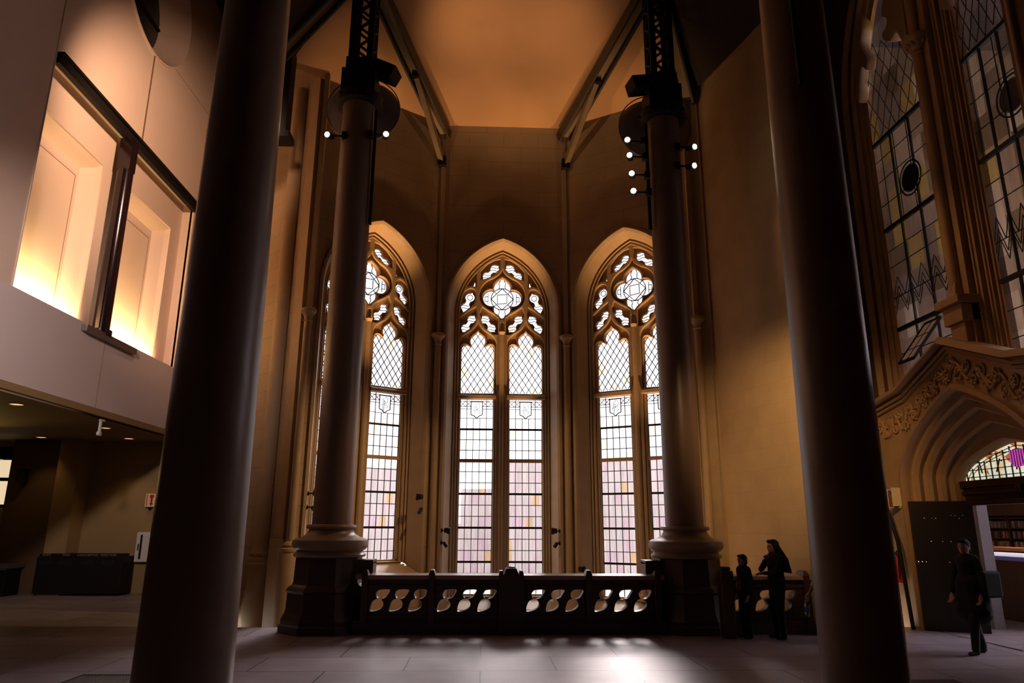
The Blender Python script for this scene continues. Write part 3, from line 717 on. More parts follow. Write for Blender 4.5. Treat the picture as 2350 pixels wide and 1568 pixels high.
# cove lights in the sill trough
for u0, u1, w in ((11.7, 14.0, 75), (15.0, 17.4, 85)):
    c = (u0+u1)/2
    area('cove_light', (-8.16, c, 5.49), (-8.57, c, 5.95), w, (1, .68, .33), u1-u0, .12).data.spread = math.radians(110)
# oculus
root = struct(empty('window_6', FL)); fx, fz = OC
rows = [[(x, z, d) for x, z in circ(fx, fz, r)] for r, d in ((OR+.04, .0), (OR+.04, .035), (OR, .04), (OR-.02, 0), (OR-.28, -.62), (OR-.30, -.66))]
for r_ in rows: r_.append(r_[0])
MB().loft(rows).build('splay', 'cream', root, 50)
MB().poly([(x, z, -.66) for x, z in circ(fx, fz, OR-.25)]).build('glass', mat('black_window_glass', (.006, .005, .006), .12), root)
mb = MB().bx(fx-.03, fx+.03, fz-OR+.3, fz+OR-.3, -.66, -.62).bx(fx-OR+.3, fx+OR-.3, fz-.03, fz+.03, -.66, -.62); mb.build('frame', 'black', root)
# steel post, head beam and base plate
o = tag(empty('steel_post', T(-7.98, 14.5, 5.5)), 'dark oxblood steel post standing between the two glowing wall niches', 'post')
MB().tube([(0, 0, 0), (0, 0, .12)], .22, 14).tube([(0, 0, .12), (0, 0, 3.75)], .165, 20).bx(-.02, .06, -.2, .2, .1, 3.75).build('shaft', 'steel', o, 40)
MB().bx(-.14, .14, -.13, .13, 3.75, 4.5).build('neck', 'steel', o)
tag(MB().bx(-8.0, -7.88, 11.62, 18.12, 9.93, 10.14).bx(-8.0, -7.82, 11.62, 18.12, 10.11, 10.16).build('steel_lintel', 'black'), 'long black steel lintel across the top of both glowing wall niches', 'beam')
tag(MB().bx(-7.94, -7.80, 13.7, 15.75, 5.40, 5.53).build('steel_base_plate', 'greymetal'), 'grey steel plate under the dark post on the balcony edge', 'plate')

# ------------------------------------------------------------------ space under the balcony
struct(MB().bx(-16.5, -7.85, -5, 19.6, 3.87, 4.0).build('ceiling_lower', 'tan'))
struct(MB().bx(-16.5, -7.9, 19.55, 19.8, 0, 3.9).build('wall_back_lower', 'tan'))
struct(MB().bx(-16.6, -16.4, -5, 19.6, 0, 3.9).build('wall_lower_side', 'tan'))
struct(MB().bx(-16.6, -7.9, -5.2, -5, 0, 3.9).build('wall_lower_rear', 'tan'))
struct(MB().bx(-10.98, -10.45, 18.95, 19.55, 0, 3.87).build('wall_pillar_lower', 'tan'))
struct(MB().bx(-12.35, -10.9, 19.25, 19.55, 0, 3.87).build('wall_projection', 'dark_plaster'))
# bins, recycling station, fire equipment
o = tag(empty('recycling_station', T(-10.0, 19.15, 0)), 'long black recycling station with four lettered slots against the lower back wall', 'bin')
rcab = MB().bx(-1.05, 1.05, -.3, .3, .05, .93).build('cabinet', 'black', o, 0, None, .01)
rsb = MB().bx(-1.0, 1.0, -.3, .1, .93, 1.0).build('sign_board', 'black', o)
mlab = mat('grey_lettering', (.30, .26, .2), .6)
def text_mesh(name, s, size, m, parent, mw, depth=.002):
    cu = bpy.data.curves.new(name, 'FONT'); cu.body = s; cu.size = size; cu.extrude = depth; cu.align_x = 'CENTER'; cu.align_y = 'CENTER'
    t = bpy.data.objects.new(name, cu); COL.objects.link(t); dg = bpy.context.evaluated_depsgraph_get()
    me = bpy.data.meshes.new_from_object(t.evaluated_get(dg)); bpy.data.objects.remove(t); bpy.data.curves.remove(cu)
    return link(name, me, m, parent, 0, mw)
for x, s in ((-.83, 'WASTE'), (-.35, 'PAPER'), (.17, 'CANS & BOTTLES'), (.68, 'MIXED PAPER')):
    text_mesh('lettering', s, .065, mlab, rsb, frame((x, -.303, .965), (1, 0, 0)))
    MB().bx(x-.15, x+.15, -.304, -.3, .74, .84).build('slot', mat('slot_black', (.003, .003, .003), .7), rcab)
o = tag(empty('waste_bin', T(-11.95, 18.9, 0)), 'dark square bin with a recycling mark at the far lower left', 'bin')
MB().bx(-.36, .36, -.3, .3, 0, .62).build('body', 'black', o, 0, None, .01)
MB().bx(-.42, .42, -.34, .34, .66, .74).bx(-.34, .34, -.29, .29, .62, .66).build('lid', 'greymetal', o)
mb = MB()
for k in range(3):
    a0 = k*2*PI/3+.5
    mb.tube([(.09*math.cos(a0+t*.25), -.305, .36+.09*math.sin(a0+t*.25)) for t in range(6)], [.014]*5+[.004], 5)
mb.build('recycling_mark', mlab, o)
tag(MB().bx(-12.95, -12.3, 19.3, 19.5, .82, 1.22).build('wall_notice_board', 'white'), 'pale framed notice board at the far lower left edge', 'board')
o = tag(empty('hose_cabinet', T(-8.68, 19.46, 1.15)), 'white fire hose cabinet with a black slot on the lower back wall', 'cabinet')
cb = MB().bx(-.25, .25, -.09, .09, -.37, .37).build('door', 'white', o, 0, None, .01)
MB().bx(-.145, -.095, -.10, -.09, -.3, .3).build('window_slot', 'black', cb)
MB().bx(-.19, -.17, -.115, -.09, -.08, .08).build('handle', 'black', cb)
o = tag(empty('extinguisher_sign', T(-8.74, 19.5, 2.33)), 'cream sign with a red down arrow above the hose cabinet', 'sign')
MB().bx(-.13, .13, -.05, .04, -.17, .17).build('plate', 'signcream', o)
def arrow(mb, f):
    mb.prism([(-.05, .14), (-.05, .07), (-.025, .05), (-.025, -.08), (-.055, -.08), (0, -.145), (.055, -.08), (.025, -.08), (.025, .05), (.05, .07), (.05, .14)], 0, .003)
mb = MB(); arrow(mb, None); mb.build('red_arrow', 'red', o, 0, frame((.03, -.051, 0), (1, 0, 0)))
MB().bx(-.10, -.08, -.054, -.05, -.15, .15).build('red_stripe', 'red', o)
MB().quadbox([(-.06, -.05, -.17), (.06, -.05, -.17), (.06, .04, -.17), (-.06, .04, -.17), (-.02, -.02, -.24), (.02, -.02, -.24), (.02, .0, -.24), (-.02, .0, -.24)][4:]+[(-.06, -.05, -.17), (.06, -.05, -.17), (.06, .04, -.17), (-.06, .04, -.17)]).build('wedge', 'black', o)
# lit window far left, behind a frame
root = struct(empty('window_7', frame((-12.9, 19.5, 2.8), (1, 0, 0))))
MB().bx(-.6, .42, -.6, .62, -.0, .01).build('lit_pane', 'litwin', root)
MB().bx(-.6, .45, .0, .09, .01, .04).bx(-.6, .45, .55, .9, .01, .04).bx(-.6, .45, -.68, -.6, .01, .04).bx(.42, .48, -.7, .9, .01, .04).build('frame', 'black', root)
def downlight(x, y, r, label, w=14):
    o = tag(empty('downlight', T(x, y, 3.87)), label, 'lamp', 'recessed downlights under the balcony')
    MB().lathe([(r, 0), (r, -.012), (r*.86, -.018), (r*.84, -.0)], n=24).build('ring', 'white', o, 40)
    MB().lathe([(r*.83, -.006), (r*.83, -.008)], n=24).build('lens', 'downface', o.children[0])
    spot('downlight_beam', (x, y, 3.8), (x, y, 0), w, (1, .6, .22), 95, .7, .08)
downlight(-8.62, 13.29, .13, 'recessed downlight nearest the left picture edge under the balcony', 10)
downlight(-8.68, 16.6, .12, 'recessed downlight beside the small hanging bracket', 22)
downlight(-11.3, 18.6, .13, 'recessed downlight above the dark square bin', 15)
downlight(-9.15, 18.7, .13, 'recessed downlight above the hose cabinet', 19)
o = tag(empty('pendant_lamp', T(-12.3, 18.3, 3.3)), 'shallow disc pendant lamp hanging at the far left under the balcony', 'lamp')
MB().lathe([(.02, .08), (.25, .05), (.3, .0), (.3, -.03), (.24, -.05)], n=24).build('shade', 'chrome', o, 40)
MB().lathe([(.22, -.052), (.22, -.056)], n=24).build('diffuser', 'downface', o)
MB().tube([(0, 0, .07), (0, 0, .57)], .006, 5).build('cord', 'black', o)
tag(MB().bx(-.32, .32, -.3, .3, 0, .012).build('floor_mat', mat('dark_red_mat', (.07, .012, .008), .9), None, 0, T(5.25, 8.55, 0)), 'dark red ribbed floor mat at the foot of the right foreground column', 'mat')
spot('pendant_up', (-12.2, 16.6, 2.9), (-11.6, 15.4, 3.87), 60, (1, .66, .15), 120, 1, .1)
o = tag(empty('hanging_bracket', T(-7.92, 15.0, 3.83)), 'small pale bracket arm hanging from the balcony underside', 'bracket')
MB().bx(-.02, .02, -.13, .05, -.04, 0).bx(-.02, .02, -.1, -.05, -.3, -.04).build('arm', 'white', o)
MB().lathe([(.05, -.03), (.05, .03)], c=(0, -.08, -.3), axis=(1, 0, 0), n=12).bx(-.025, .025, -.13, -.03, -.33, -.28).build('clamp', 'white', o)
o = tag(empty('speaker', T(-11.95, 19.15, 2.95)), 'small black box speaker on the dark lower back wall', 'speaker')
MB().bx(-.1, .1, -.1, .1, -.2, .15).build('case', 'black', o)
# floor grille
o = tag(empty('floor_grille', T(-4.2, 8.75, .0)), 'dark slotted metal grille set in the floor at the lower left', 'grille')
mb = MB()
for k in range(26): mb.bx(-.46+k*.036, -.445+k*.036, -.5, .5, .003, .010)
mb.build('slats', 'greymetal', o)
MB().bx(-.5, .5, -.55, -.5, 0, .012).bx(-.5, .5, .5, .55, 0, .012).bx(-.5, -.46, -.5, .5, 0, .012).bx(.46, .5, -.5, .5, 0, .012).bx(-.46, .46, -.5, .5, .0, .003).build('frame', 'black', o)

# ------------------------------------------------------------------ right wall, big window and portal
YC = 11.24; FR = frame((7.95, YC, 0), (0, -1, 0)); FP = frame((7.80, YC, 0), (0, -1, 0))
PW = arch(1.75, 2.55, 1.42, -.05, 14)
WTOP = [(2.2, 3.6), (2.2, 10.9)]; 
bigop = arch(2.2, 10.4, 3.6, 4.05, 16)
me = plate_mesh('wall_right', rect(-4.4, 16.4, -.1, 16.4), [bigop, arch(1.8, 2.55, 1.47, -.05, 14)], -.12, 0)
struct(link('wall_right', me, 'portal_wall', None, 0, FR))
root = struct(empty('window_8', FR))
rows = [[(x, z, d) for x, z in arch(w, 10.4, h, 4.0)] for w, h, d in ((2.42, 3.85, 0), (2.42, 3.85, .06), (2.34, 3.76, .07), (2.30, 3.72, .0), (2.2, 3.6, -.02), (2.16, 3.55, -.10), (2.20, 3.6, -.12), (2.10, 3.5, -.18), (2.12, 3.52, -.22), (2.04, 3.42, -.28), (2.04, 3.42, -.36))]
MB().loft(rows).build('surround', 'portal', root, 30)
MB().tube([(x, z, .05) for x, z in arch(2.38, 10.4, 3.8, 4.0)], .045, 8).build('hood_roll', 'portal', root, 60)
# mullion, stepped, with front shaft and capital
mx = .30
mb = MB()
for hw, d0, d1 in ((.56, -.4, -.28), (.46, -.28, -.2), (.36, -.2, -.1), (.24, -.1, .04)): mb.bx(mx-hw, mx+hw, 4.4, 16.3, d0, d1)
for s in (1, -1):
    for w, d in ((.50, -.27), (.40, -.19), (.28, -.09)): mb.tube([(mx+s*w, 4.4, d), (mx+s*w, 16.3, d)], .028, 6)
mb.build('mullion', 'portal', root, 30)
mb = MB(); mb.tube([(mx, 5.5, .08), (mx, 10.15, .08)], .095, 14).tube([(mx, 10.5, .08), (mx, 13, .08)], .085, 14); mb.build('mullion_shaft', 'portal', root, 50)
mb = MB(); mb.tube([(mx, 10.12, .08), (mx, 10.16, .08), (mx, 10.2, .08), (mx, 10.25, .08), (mx, 10.38, .08), (mx, 10.42, .08), (mx, 10.5, .08)], [.10, .12, .10, .13, .22, .24, .23], 14)
for k in range(12):
    a = 2*PI*k/12; mb.sphere((mx+.17*math.cos(a), 10.33, .08+.17*math.sin(a)), .04, (1, 1.6, 1), 8, 6)
mb.build('capital', 'portal', root, 40)
MB().bx(mx-.3, mx+.3, 5.3, 5.44, -.2, .3).bx(mx-.24, mx+.24, 5.0, 5.3, -.2, .22).bx(mx-.18, mx+.18, 4.6, 5.0, -.2, .16).quadbox([(mx-.12, 5.44, .2), (mx+.12, 5.44, .2), (mx+.12, 5.44, 0), (mx-.12, 5.44, 0), (mx-.08, 5.7, .15), (mx+.08, 5.7, .15), (mx+.08, 5.7, .02), (mx-.08, 5.7, .02)]).build('corbel', 'portal', root, 0, None, .015)
# cusped stone heads inside each light
def cusp(pts, nm='cusp_tracery', d0=-.32, d1=-.08):
    me = plate_mesh(nm, crom(pts, 4, True), [], d0, d1, .04); link(nm, me, 'portal', root, 35)
for (a, b) in ((-2.04, -.26), (.86, 2.04)):
    w = b-a
    cusp([(a-.05, 10.7), (a+.18, 11.25), (a+.30, 11.35), (a+.42, 11.2), (a+.50, 11.45), (a+.36, 11.85), (a+.52, 12.3), (a+.40, 12.9), (a+.1, 13.2), (a-.1, 12.6)])
    cusp([(b+.05, 10.7), (b-.12, 11.0), (b-.22, 11.25), (b-.42, 11.2), (b-.62, 11.35), (b-.66, 11.55), (b-.5, 11.6), (b-.46, 11.75), (b-.6, 11.95), (b-.4, 12.3), (b+.1, 12.7)])
# glass + bars
MB().poly([(x, z, -.30) for x, z in arch(2.1, 10.4, 3.5, 4.05)]).build('glass', 'glass_dim', root)
ld = MB()
def gb(p, q, w=.02, h=.012): ld.bar((p[0], p[1], -.29), (q[0], q[1], -.29), w, h, (0, 0, 1))
lights = ((-2.05, -.26), (.84, 2.05))
for a, b in lights:
    for z in (9.6, 7.66, 5.55): gb((a, z), (b, z), .075, .06)
    n = 4; w = (b-a)/n
    for k in (1.35, 2.75): gb((a+w*k, 4.1), (a+w*k, 9.6), .03, .04)
    for k in range(1, 4): gb((a+w*k-.2, 7.66), (a+w*k-.2, 9.6), .014); 
    for z in (4.6, 5.05, 6.2, 6.85, 7.2, 8.2, 8.75, 9.2): gb((a, z), (b, z), .014)
    # chevron pattern band
    zz = 6.35; m = 9
    for off in (0, .14, .34):
        pts = [(a+(b-a)*k/m, 5.85+off+(.42 if k % 2 else 0)) for k in range(m+1)]
        for p, q in zip(pts, pts[1:]): gb(p, q, .010)
    # irregular honeycomb cells above
    rows_ = []
    nx = 6
    for r_ in range(8):
        rows_.append([(a+(b-a)*(k+(.5 if r_ % 2 else 0))/nx, 9.65+r_*.30+random.uniform(-.09, .09)) for k in range(nx+1)])
    for r_ in range(7):
        for k in range(nx):
            p = rows_[r_][k]; q = rows_[r_+1][k]; gb(p, q, .009)
            q2 = rows_[r_+1][k+1] if r_ % 2 else (rows_[r_+1][k-1] if k else rows_[r_+1][0])
            gb(p, q2, .009)
for a, z0 in ((-1.0, 8.35), (1.75, 8.35)):  # rings and dark discs stand in for a chandelier's reflection in the glass
    cc = [(a+.34*math.cos(k*PI/12), z0+.34*math.sin(k*PI/12)) for k in range(25)]
    for p, q in zip(cc, cc[1:]): gb(p, q, .03)
    cc = [(a+.27*math.cos(k*PI/12), z0+.27*math.sin(k*PI/12)) for k in range(25)]
    for p, q in zip(cc, cc[1:]): gb(p, q, .012)
ld.build('leading', 'lead', root)
mb = MB()
for a, z0 in ((-1.0, 8.35), (1.75, 8.35)): mb.lathe([(.26, -.296), (.26, -.29)], c=(a, z0, 0), n=24)
mb.build('reflected_ring', mat('dark_reflection_glass', (.03, .02, .03), .1), root)
# open casement with lit panes
cf = Matrix.Translation((-.95, 5.42, -.27)) @ Matrix.Rotation(math.radians(-38), 4, 'X')
cs = empty('casement', cf, root)
MB().bx(-.24, .24, -.02, .03, -.02, .02).bx(-.24, .24, -.98, -.93, -.02, .02).bx(-.24, -.205, -.98, 0, -.02, .02).bx(.205, .24, -.98, 0, -.02, .02).bx(-.008, .008, -.96, 0, -.01, .01).bx(-.22, .22, -.34, -.325, -.01, .01).bx(-.22, .22, -.66, -.645, -.01, .01).build('sash_frame', 'lead', cs)
MB().bx(-.21, .21, -.94, -.01, -.003, .003).build('sash_glass', mat('reflective_pale_glass', (.72, .68, .78), .25), cs)

# portal: gabled stone doorway
po = tag(empty('stone_portal', FP), 'carved sandstone doorway with a low gable and vine frieze under the tall stained window', 'doorway')
gab = [(2.43, -.05), (2.43, 4.02), (1.42, 4.18), (0, 4.74), (-1.42, 4.18), (-2.43, 4.02), (-2.43, -.05)]
me = plate_mesh('face', gab, [arch(1.75, 2.55, 1.42, -.04, 14)], -.15, .0)
link('face', me, 'portal', po, 0)
rows = []
for w, h, d in ((1.84, 1.51, 0), (1.84, 1.51, .08), (1.75, 1.42, .10), (1.73, 1.40, .0), (1.76, 1.43, -.10), (1.70, 1.36, -.14), (1.63, 1.28, -.10), (1.60, 1.25, -.16), (1.66, 1.31, -.27), (1.60, 1.22, -.32), (1.53, 1.12, -.28), (1.50, 1.08, -.34), (1.56, 1.14, -.45), (1.50, 1.02, -.50), (1.43, .9, -.46), (1.40, .86, -.52), (1.46, .92, -.62), (1.40, .76, -.68), (1.34, .62, -.66), (1.33, .58, -.72), (1.34, .55, -.86)):
    rows.append([(x, z, d) for x, z in arch(w, 2.55, h, -.04, 14)])
MB().loft(rows).build('arch_mouldings', 'portal', po, 30)
cap = MB()
gl = [(-2.5, 4.06), (-1.42, 4.22), (0, 4.80), (1.42, 4.22), (2.5, 4.06)]
for (x0, z0), (x1, z1) in zip(gl, gl[1:]):
    for dz, t, d0, d1 in ((0, .11, -.16, .24), (-.13, .05, -.1, .13), (-.2, .05, -.1, .08)):
        cap.quadbox([(x0, z0+dz-t/2, d1), (x1, z1+dz-t/2, d1), (x1, z1+dz-t/2, d0), (x0, z0+dz-t/2, d0), (x0, z0+dz+t/2, d1*.7), (x1, z1+dz+t/2, d1*.7), (x1, z1+dz+t/2, d0), (x0, z0+dz+t/2, d0)])
cap.build('gable_cap', 'portal', po)
# vine relief between gable and arch
vn = MB(); rnd = random.Random(3)
def gz(x):
    x = abs(x); return 4.74-.56*x/1.42 if x < 1.42 else 4.18-.16*(x-1.42)
def az(x):
    x = abs(x)
    return 2.55+1.51*flat(x/1.84) if x < 1.84 else 2.6
def mid(x, t=.5):
    hi = gz(x)-.22; lo = max(az(x)+.06, hi-.52); return lo+(hi-lo)*t, hi-lo
main = []
for k in range(100):
    x = -2.35+4.7*k/99; z, h = mid(x); main.append((x, z+.33*h*math.sin(x*13), .02))
vn.tube(main, .03, 6)
for k in range(29):
    x = -2.3+4.6*k/28; z, h = mid(x, .32 if k % 2 else .68); s = 1 if k % 2 else -1; r0 = min(.12, h*.32)
    sp = [(x+r0*(1-t*.045)*math.cos(s*t*.5+1), z+r0*(1-t*.045)*math.sin(s*t*.5+1), .025) for t in range(18)]
    vn.tube(sp, [.019*(1-t*.03) for t in range(18)], 5)
    for j in range(11):
        a = rnd.uniform(0, 2*PI); r = rnd.uniform(.02, r0*.95)
        vn.sphere((x+r*math.cos(a), z+r*math.sin(a), .03), .027, (1.5, .8, .9), 7, 5, Matrix.Rotation(rnd.uniform(0, 3), 3, 'Z'))
vn.build('carved_frieze', 'portal', po, 60)
# tympanum glass and timber screen
tm = MB().poly([(x, z, -.87) for x, z in arch(1.35, 2.55, .56, 2.54, 14)])
def tymp_mat():
    m, nt, b = newmat('backlit_stained_glass'); N = nt.nodes.new; L = nt.links.new
    tc = N('ShaderNodeTexCoord'); v = N('ShaderNodeTexVoronoi'); v.inputs['Scale'].default_value = 9; L(tc.outputs['Object'], v.inputs['Vector'])
    cr = N('ShaderNodeValToRGB'); cr.color_ramp.interpolation = 'CONSTANT'; e = cr.color_ramp.elements
    e[0].position = 0; e[0].color = (.9, .8, .5, 1); e[1].position = .35; e[1].color = (.95, .95, .75, 1)
    for p, c in ((.6, (.9, .62, .35)), (.72, (.8, .85, .7)), (.88, (.5, .15, .04))): q = e.new(p); q.color = (*c, 1)
    sx = N('ShaderNodeSeparateXYZ'); L(v.outputs['Color'], sx.inputs[0]); L(sx.outputs[0], cr.inputs[0])
    L(cr.outputs[0], b.inputs['Base Color']); L(cr.outputs[0], b.inputs['Emission Color']); b.inputs['Emission Strength'].default_value = .75
    return m
tm.build('tympanum_glass', tymp_mat(), po)
mb = MB()
for k in range(-8, 9): mb.bar((k*.16, 2.54, -.86), (k*.16, 3.1-abs(k)*.05, -.86), .012, .02, (0, 0, 1))
for z in (2.6, 2.72, 2.84, 2.96): mb.bar((-1.3, z, -.86), (1.3, z, -.86), .012, .02, (0, 0, 1))
for g in (.06, .12): mb.tube([(x*(1-g), 2.55+(z-2.55)*(1-g*1.6), -.86) for x, z in arch(1.34, 2.55, .55, 2.55, 14)], .007, 4)
rr = random.Random(5)
for k in range(9):
    x = rr.uniform(-.9, .9); mb.bar((x, rr.uniform(2.6, 2.85), -.855), (x+rr.uniform(-.12, .12), rr.uniform(2.65, 2.9), -.855), .012, .02, (0, 0, 1))
mb.build('tympanum_leading', 'lead', po)
m, nt, b = newmat('magenta_striped_shield'); tc = nt.nodes.new('ShaderNodeTexCoord'); wv = nt.nodes.new('ShaderNodeTexWave'); wv.inputs['Scale'].default_value = 5.5; wv.wave_type = 'BANDS'
cr = nt.nodes.new('ShaderNodeValToRGB'); cr.color_ramp.interpolation = 'CONSTANT'; cr.color_ramp.elements[0].color = (.12, .01, .12, 1); cr.color_ramp.elements[1].position = .45; cr.color_ramp.elements[1].color = (.8, .12, .62, 1)
nt.links.new(tc.outputs['Object'], wv.inputs['Vector']); nt.links.new(wv.outputs['Fac'], cr.inputs[0]); nt.links.new(cr.outputs[0], b.inputs['Base Color']); nt.links.new(cr.outputs[0], b.inputs['Emission Color']); b.inputs['Emission Strength'].default_value = .6
MB().prism([(-.16, 2.98), (-.16, 2.76), (0, 2.68), (.16, 2.76), (.16, 2.98)][::-1], -.855, -.845).build('shield', m, po)
sc = MB()
for z0, z1, d in ((2.42, 2.54, -.72), (2.36, 2.42, -.78), (2.30, 2.36, -.74), (2.20, 2.30, -.80), (2.12, 2.20, -.74)): sc.bx(-1.36, 1.36, z0, z1, -.95, d)
sc.box((.1, 2.36, -.72), (.12, .12, .06))
sc.build('timber_transom', 'wood', po, 0, None, .01)
MB().bx(.06, .20, 0, 2.12, -.95, -.8).bx(1.25, 1.36, 0, 2.12, -.95, -.8).build('door_post', 'wood', po)
# open door leaf folded against the far jamb
d1 = tag(empty('door_leaf', FP), 'dark studded oak door leaf folded open inside the left jamb of the stone doorway', 'door')
dp = MB().quadbox([(-1.72, 0, .04), (-1.64, 0, .06), (-1.24, 0, -.84), (-1.33, 0, -.84), (-1.72, 2.2, .04), (-1.64, 2.2, .06), (-1.24, 2.2, -.84), (-1.33, 2.2, -.84)]).build('panel', 'black_oak', d1, 0, None, .01)
rr = random.Random(2)
for k in range(14): MB().sphere((-1.635+.0245*k, rr.choice((1.15, 1.5, 1.9, 1.95)), .03-.055*k), .014, seg=8, rng=5).build('stud', 'chrome', dp)
# signs and extinguisher between column and portal
o = tag(empty('extinguisher_sign', FP @ Matrix.Translation((-2.05, 2.26, 0))), 'three-sided red arrow sign on the stone left of the doorway', 'sign')
RS = Matrix.Rotation(math.radians(52), 4, 'Y')
MB().bx(-.11, .11, -.17, .17, -.012, .012).build('panel', 'signcream', o, 0, Matrix.Translation((0, 0, .10)) @ RS)
MB().bx(-.085, .085, -.16, .16, .0125, .014).build('red_field', mat('dark_red_field', (.14, .02, .015), .5), o, 0, Matrix.Translation((0, 0, .10)) @ RS)
MB().prism([(-.045, .13), (-.045, .09), (-.02, .075), (-.02, -.07), (-.045, -.07), (0, -.13), (.045, -.07), (.02, -.07), (.02, .075), (.045, .09), (.045, .13)], .0145, .016).build('red_arrow', 'black', o, 0, Matrix.Translation((0, 0, .10)) @ RS)
MB().bx(.07, .085, -.14, .2, .0, .17).build('side_panel', 'signcream', o)
o = tag(empty('fire_extinguisher', FP @ Matrix.Translation((-2.1, 1.0, .13))), 'red fire extinguisher hung on the stone left of the doorway', 'extinguisher')
MB().lathe([(.05, -.26), (.085, -.24), (.085, .16), (.06, .22), (.03, .25)], n=16, axis=(0, 1, 0)).build('cylinder', 'red', o, 40)
MB().bx(-.04, .04, .25, .30, -.03, .03).bar((-.02, .31, 0), (.1, .34, .02), .02, .02).build('valve', 'chrome', o)
MB().bx(-.06, .06, -.08, .1, .085, .088).build('label_plate', 'white', o)
MB().tube([(.02, .26, .02), (.09, .2, .05), (.1, 0, .06), (.09, -.15, .06)], .012, 6).build('hose', 'black', o)
o = tag(empty('handrail', T(7.1, 13.05, 0)), 'dark sloping iron handrail beside the right foreground column', 'rail')
MB().tube([(.2, .9, .0), (.2, .9, 2.3), (.28, .75, 2.45), (.45, .3, 2.2), (.5, .1, 1.5), (.52, .0, .0)], .035, 8).build('tube', 'black', o, 60)

# reading room beyond
struct(MB().bx(16.8, 17, 5, 19, -.1, 16.4).build('wall_reading_far', mat('reading_room_stone', (.62, .56, .54), .8)))
struct(MB().bx(8.1, 17, 18.8, 19, -.1, 16.4).bx(8.1, 17, -5, -4.8, -.1, 16.4).build('wall_reading_end', 'dark_plaster'))
struct(MB().bx(7.95, 8.15, 15.6, 19, -.1, 16.4).build('wall_reading_side', 'dark_plaster'))
struct(MB().bx(16.8, 17, -5, 5, -.1, 16.4).build('wall_reading_near', 'dark_plaster'))
struct(MB().bx(7.9, 17, -5, 5, -.2, 0).build('floor_reading', 'floor'))
struct(MB().bx(-8.2, 17, -5.2, -5, -.1, 16.6).build('wall_rear', 'dark_plaster'))
struct(MB().bx(9.1, 9.3, 13.05, 13.5, 0, 3.9).build('wall_reading_pillar', mat('pale_grey_pillar', (.3, .27, .31), .6)))
area('reading_room_light', (13.8, 12.5, 6.5), (16.8, 12.2, 8), 3600, (.9, .9, 1), 1.2, 5)
# bookcase seen through the doorway
bk = tag(empty('bookcase', T(11.6, 15.9, 0)), 'dark bookcase filled with books seen through the open doorway', 'bookcase')
FBK = (1, 0)
MB().bx(-.02, .4, -1.3, 1.0, 2.1, 2.25).bx(-.05, .42, -1.3, 1.0, 2.0, 2.1).build('cornice', 'wood', bk)
MB().bx(.36, .4, -1.3, 1.0, 0, 2.1).build('back', 'wood', bk)
for y in (-1.28, -.2, .98): MB().bx(0, .4, y-.03, y+.03, 0, 2.1).build('side', 'wood', bk)
shelf_z = (1.3, 1.52, 1.74)
for z in shelf_z+(1.96,): MB().bx(0, .4, -1.3, 1.0, z-.025, z).build('shelf', 'wood', bk)
bcols = [(.35, .16, .06), (.3, .05, .05), (.45, .38, .3), (.5, .3, .12), (.08, .05, .05), (.2, .14, .16), (.3, .26, .3), (.12, .04, .02)]
bmats = [mat('book_cloth', c, .7) for c in bcols]
bmes = []
for k in range(8):
    h = .13+.008*(k % 4); mb = MB().bx(0, .14, -.018, .018, 0, h); me_ = None
    o_ = mb.build('book', bmats[k]); bmes.append(o_.data); bpy.data.objects.remove(o_)
rb = random.Random(9)
tone = ['tan', 'dark red', 'cream', 'orange brown', 'black', 'plum', 'grey', 'deep brown']; sn = ['lower', 'middle', 'upper']
for zi, z in enumerate(shelf_z):
    y = .9; i = 0
    while y > -1.2:
        if abs(y+.2) > .06 and rb.random() < .8:
            k = rb.randrange(8); q = bpy.data.objects.new('book', bmes[k]); COL.objects.link(q); q.location = (11.62, 15.9+y, z+.001); q.scale = (1, rb.uniform(.8, 1.25), 1)
            tag(q, '%s book on the %s visible shelf of the bookcase beyond the doorway' % (tone[k], sn[zi]), 'book', '%s books on the %s bookcase shelf' % (tone[k], sn[zi]))
        y -= .05
tb = tag(empty('reading_counter', T(10.6, 13.9, 0)), 'glossy low counter with pale and violet bands seen through the doorway', 'counter')
MB().bx(-.3, .3, -1.3, 1.3, 0, 1.12).build('body', 'wood', tb)
MB().bx(-.31, .31, -1.3, 1.3, 1.30, 1.36).build('top_edge', mat('orange_oak_edge', (.7, .32, .12), .35), tb)
MB().bx(-.32, .3, -1.3, 1.3, 1.12, 1.20).build('front_band', mat('violet_band', (.3, .25, .7), .25), tb)
MB().bx(-.33, .3, -1.3, 1.3, 1.20, 1.245).build('light_band', emis('glowing_pale_band', (.8, .85, 1), .6), tb)  # emission put in for window light on the glossy band

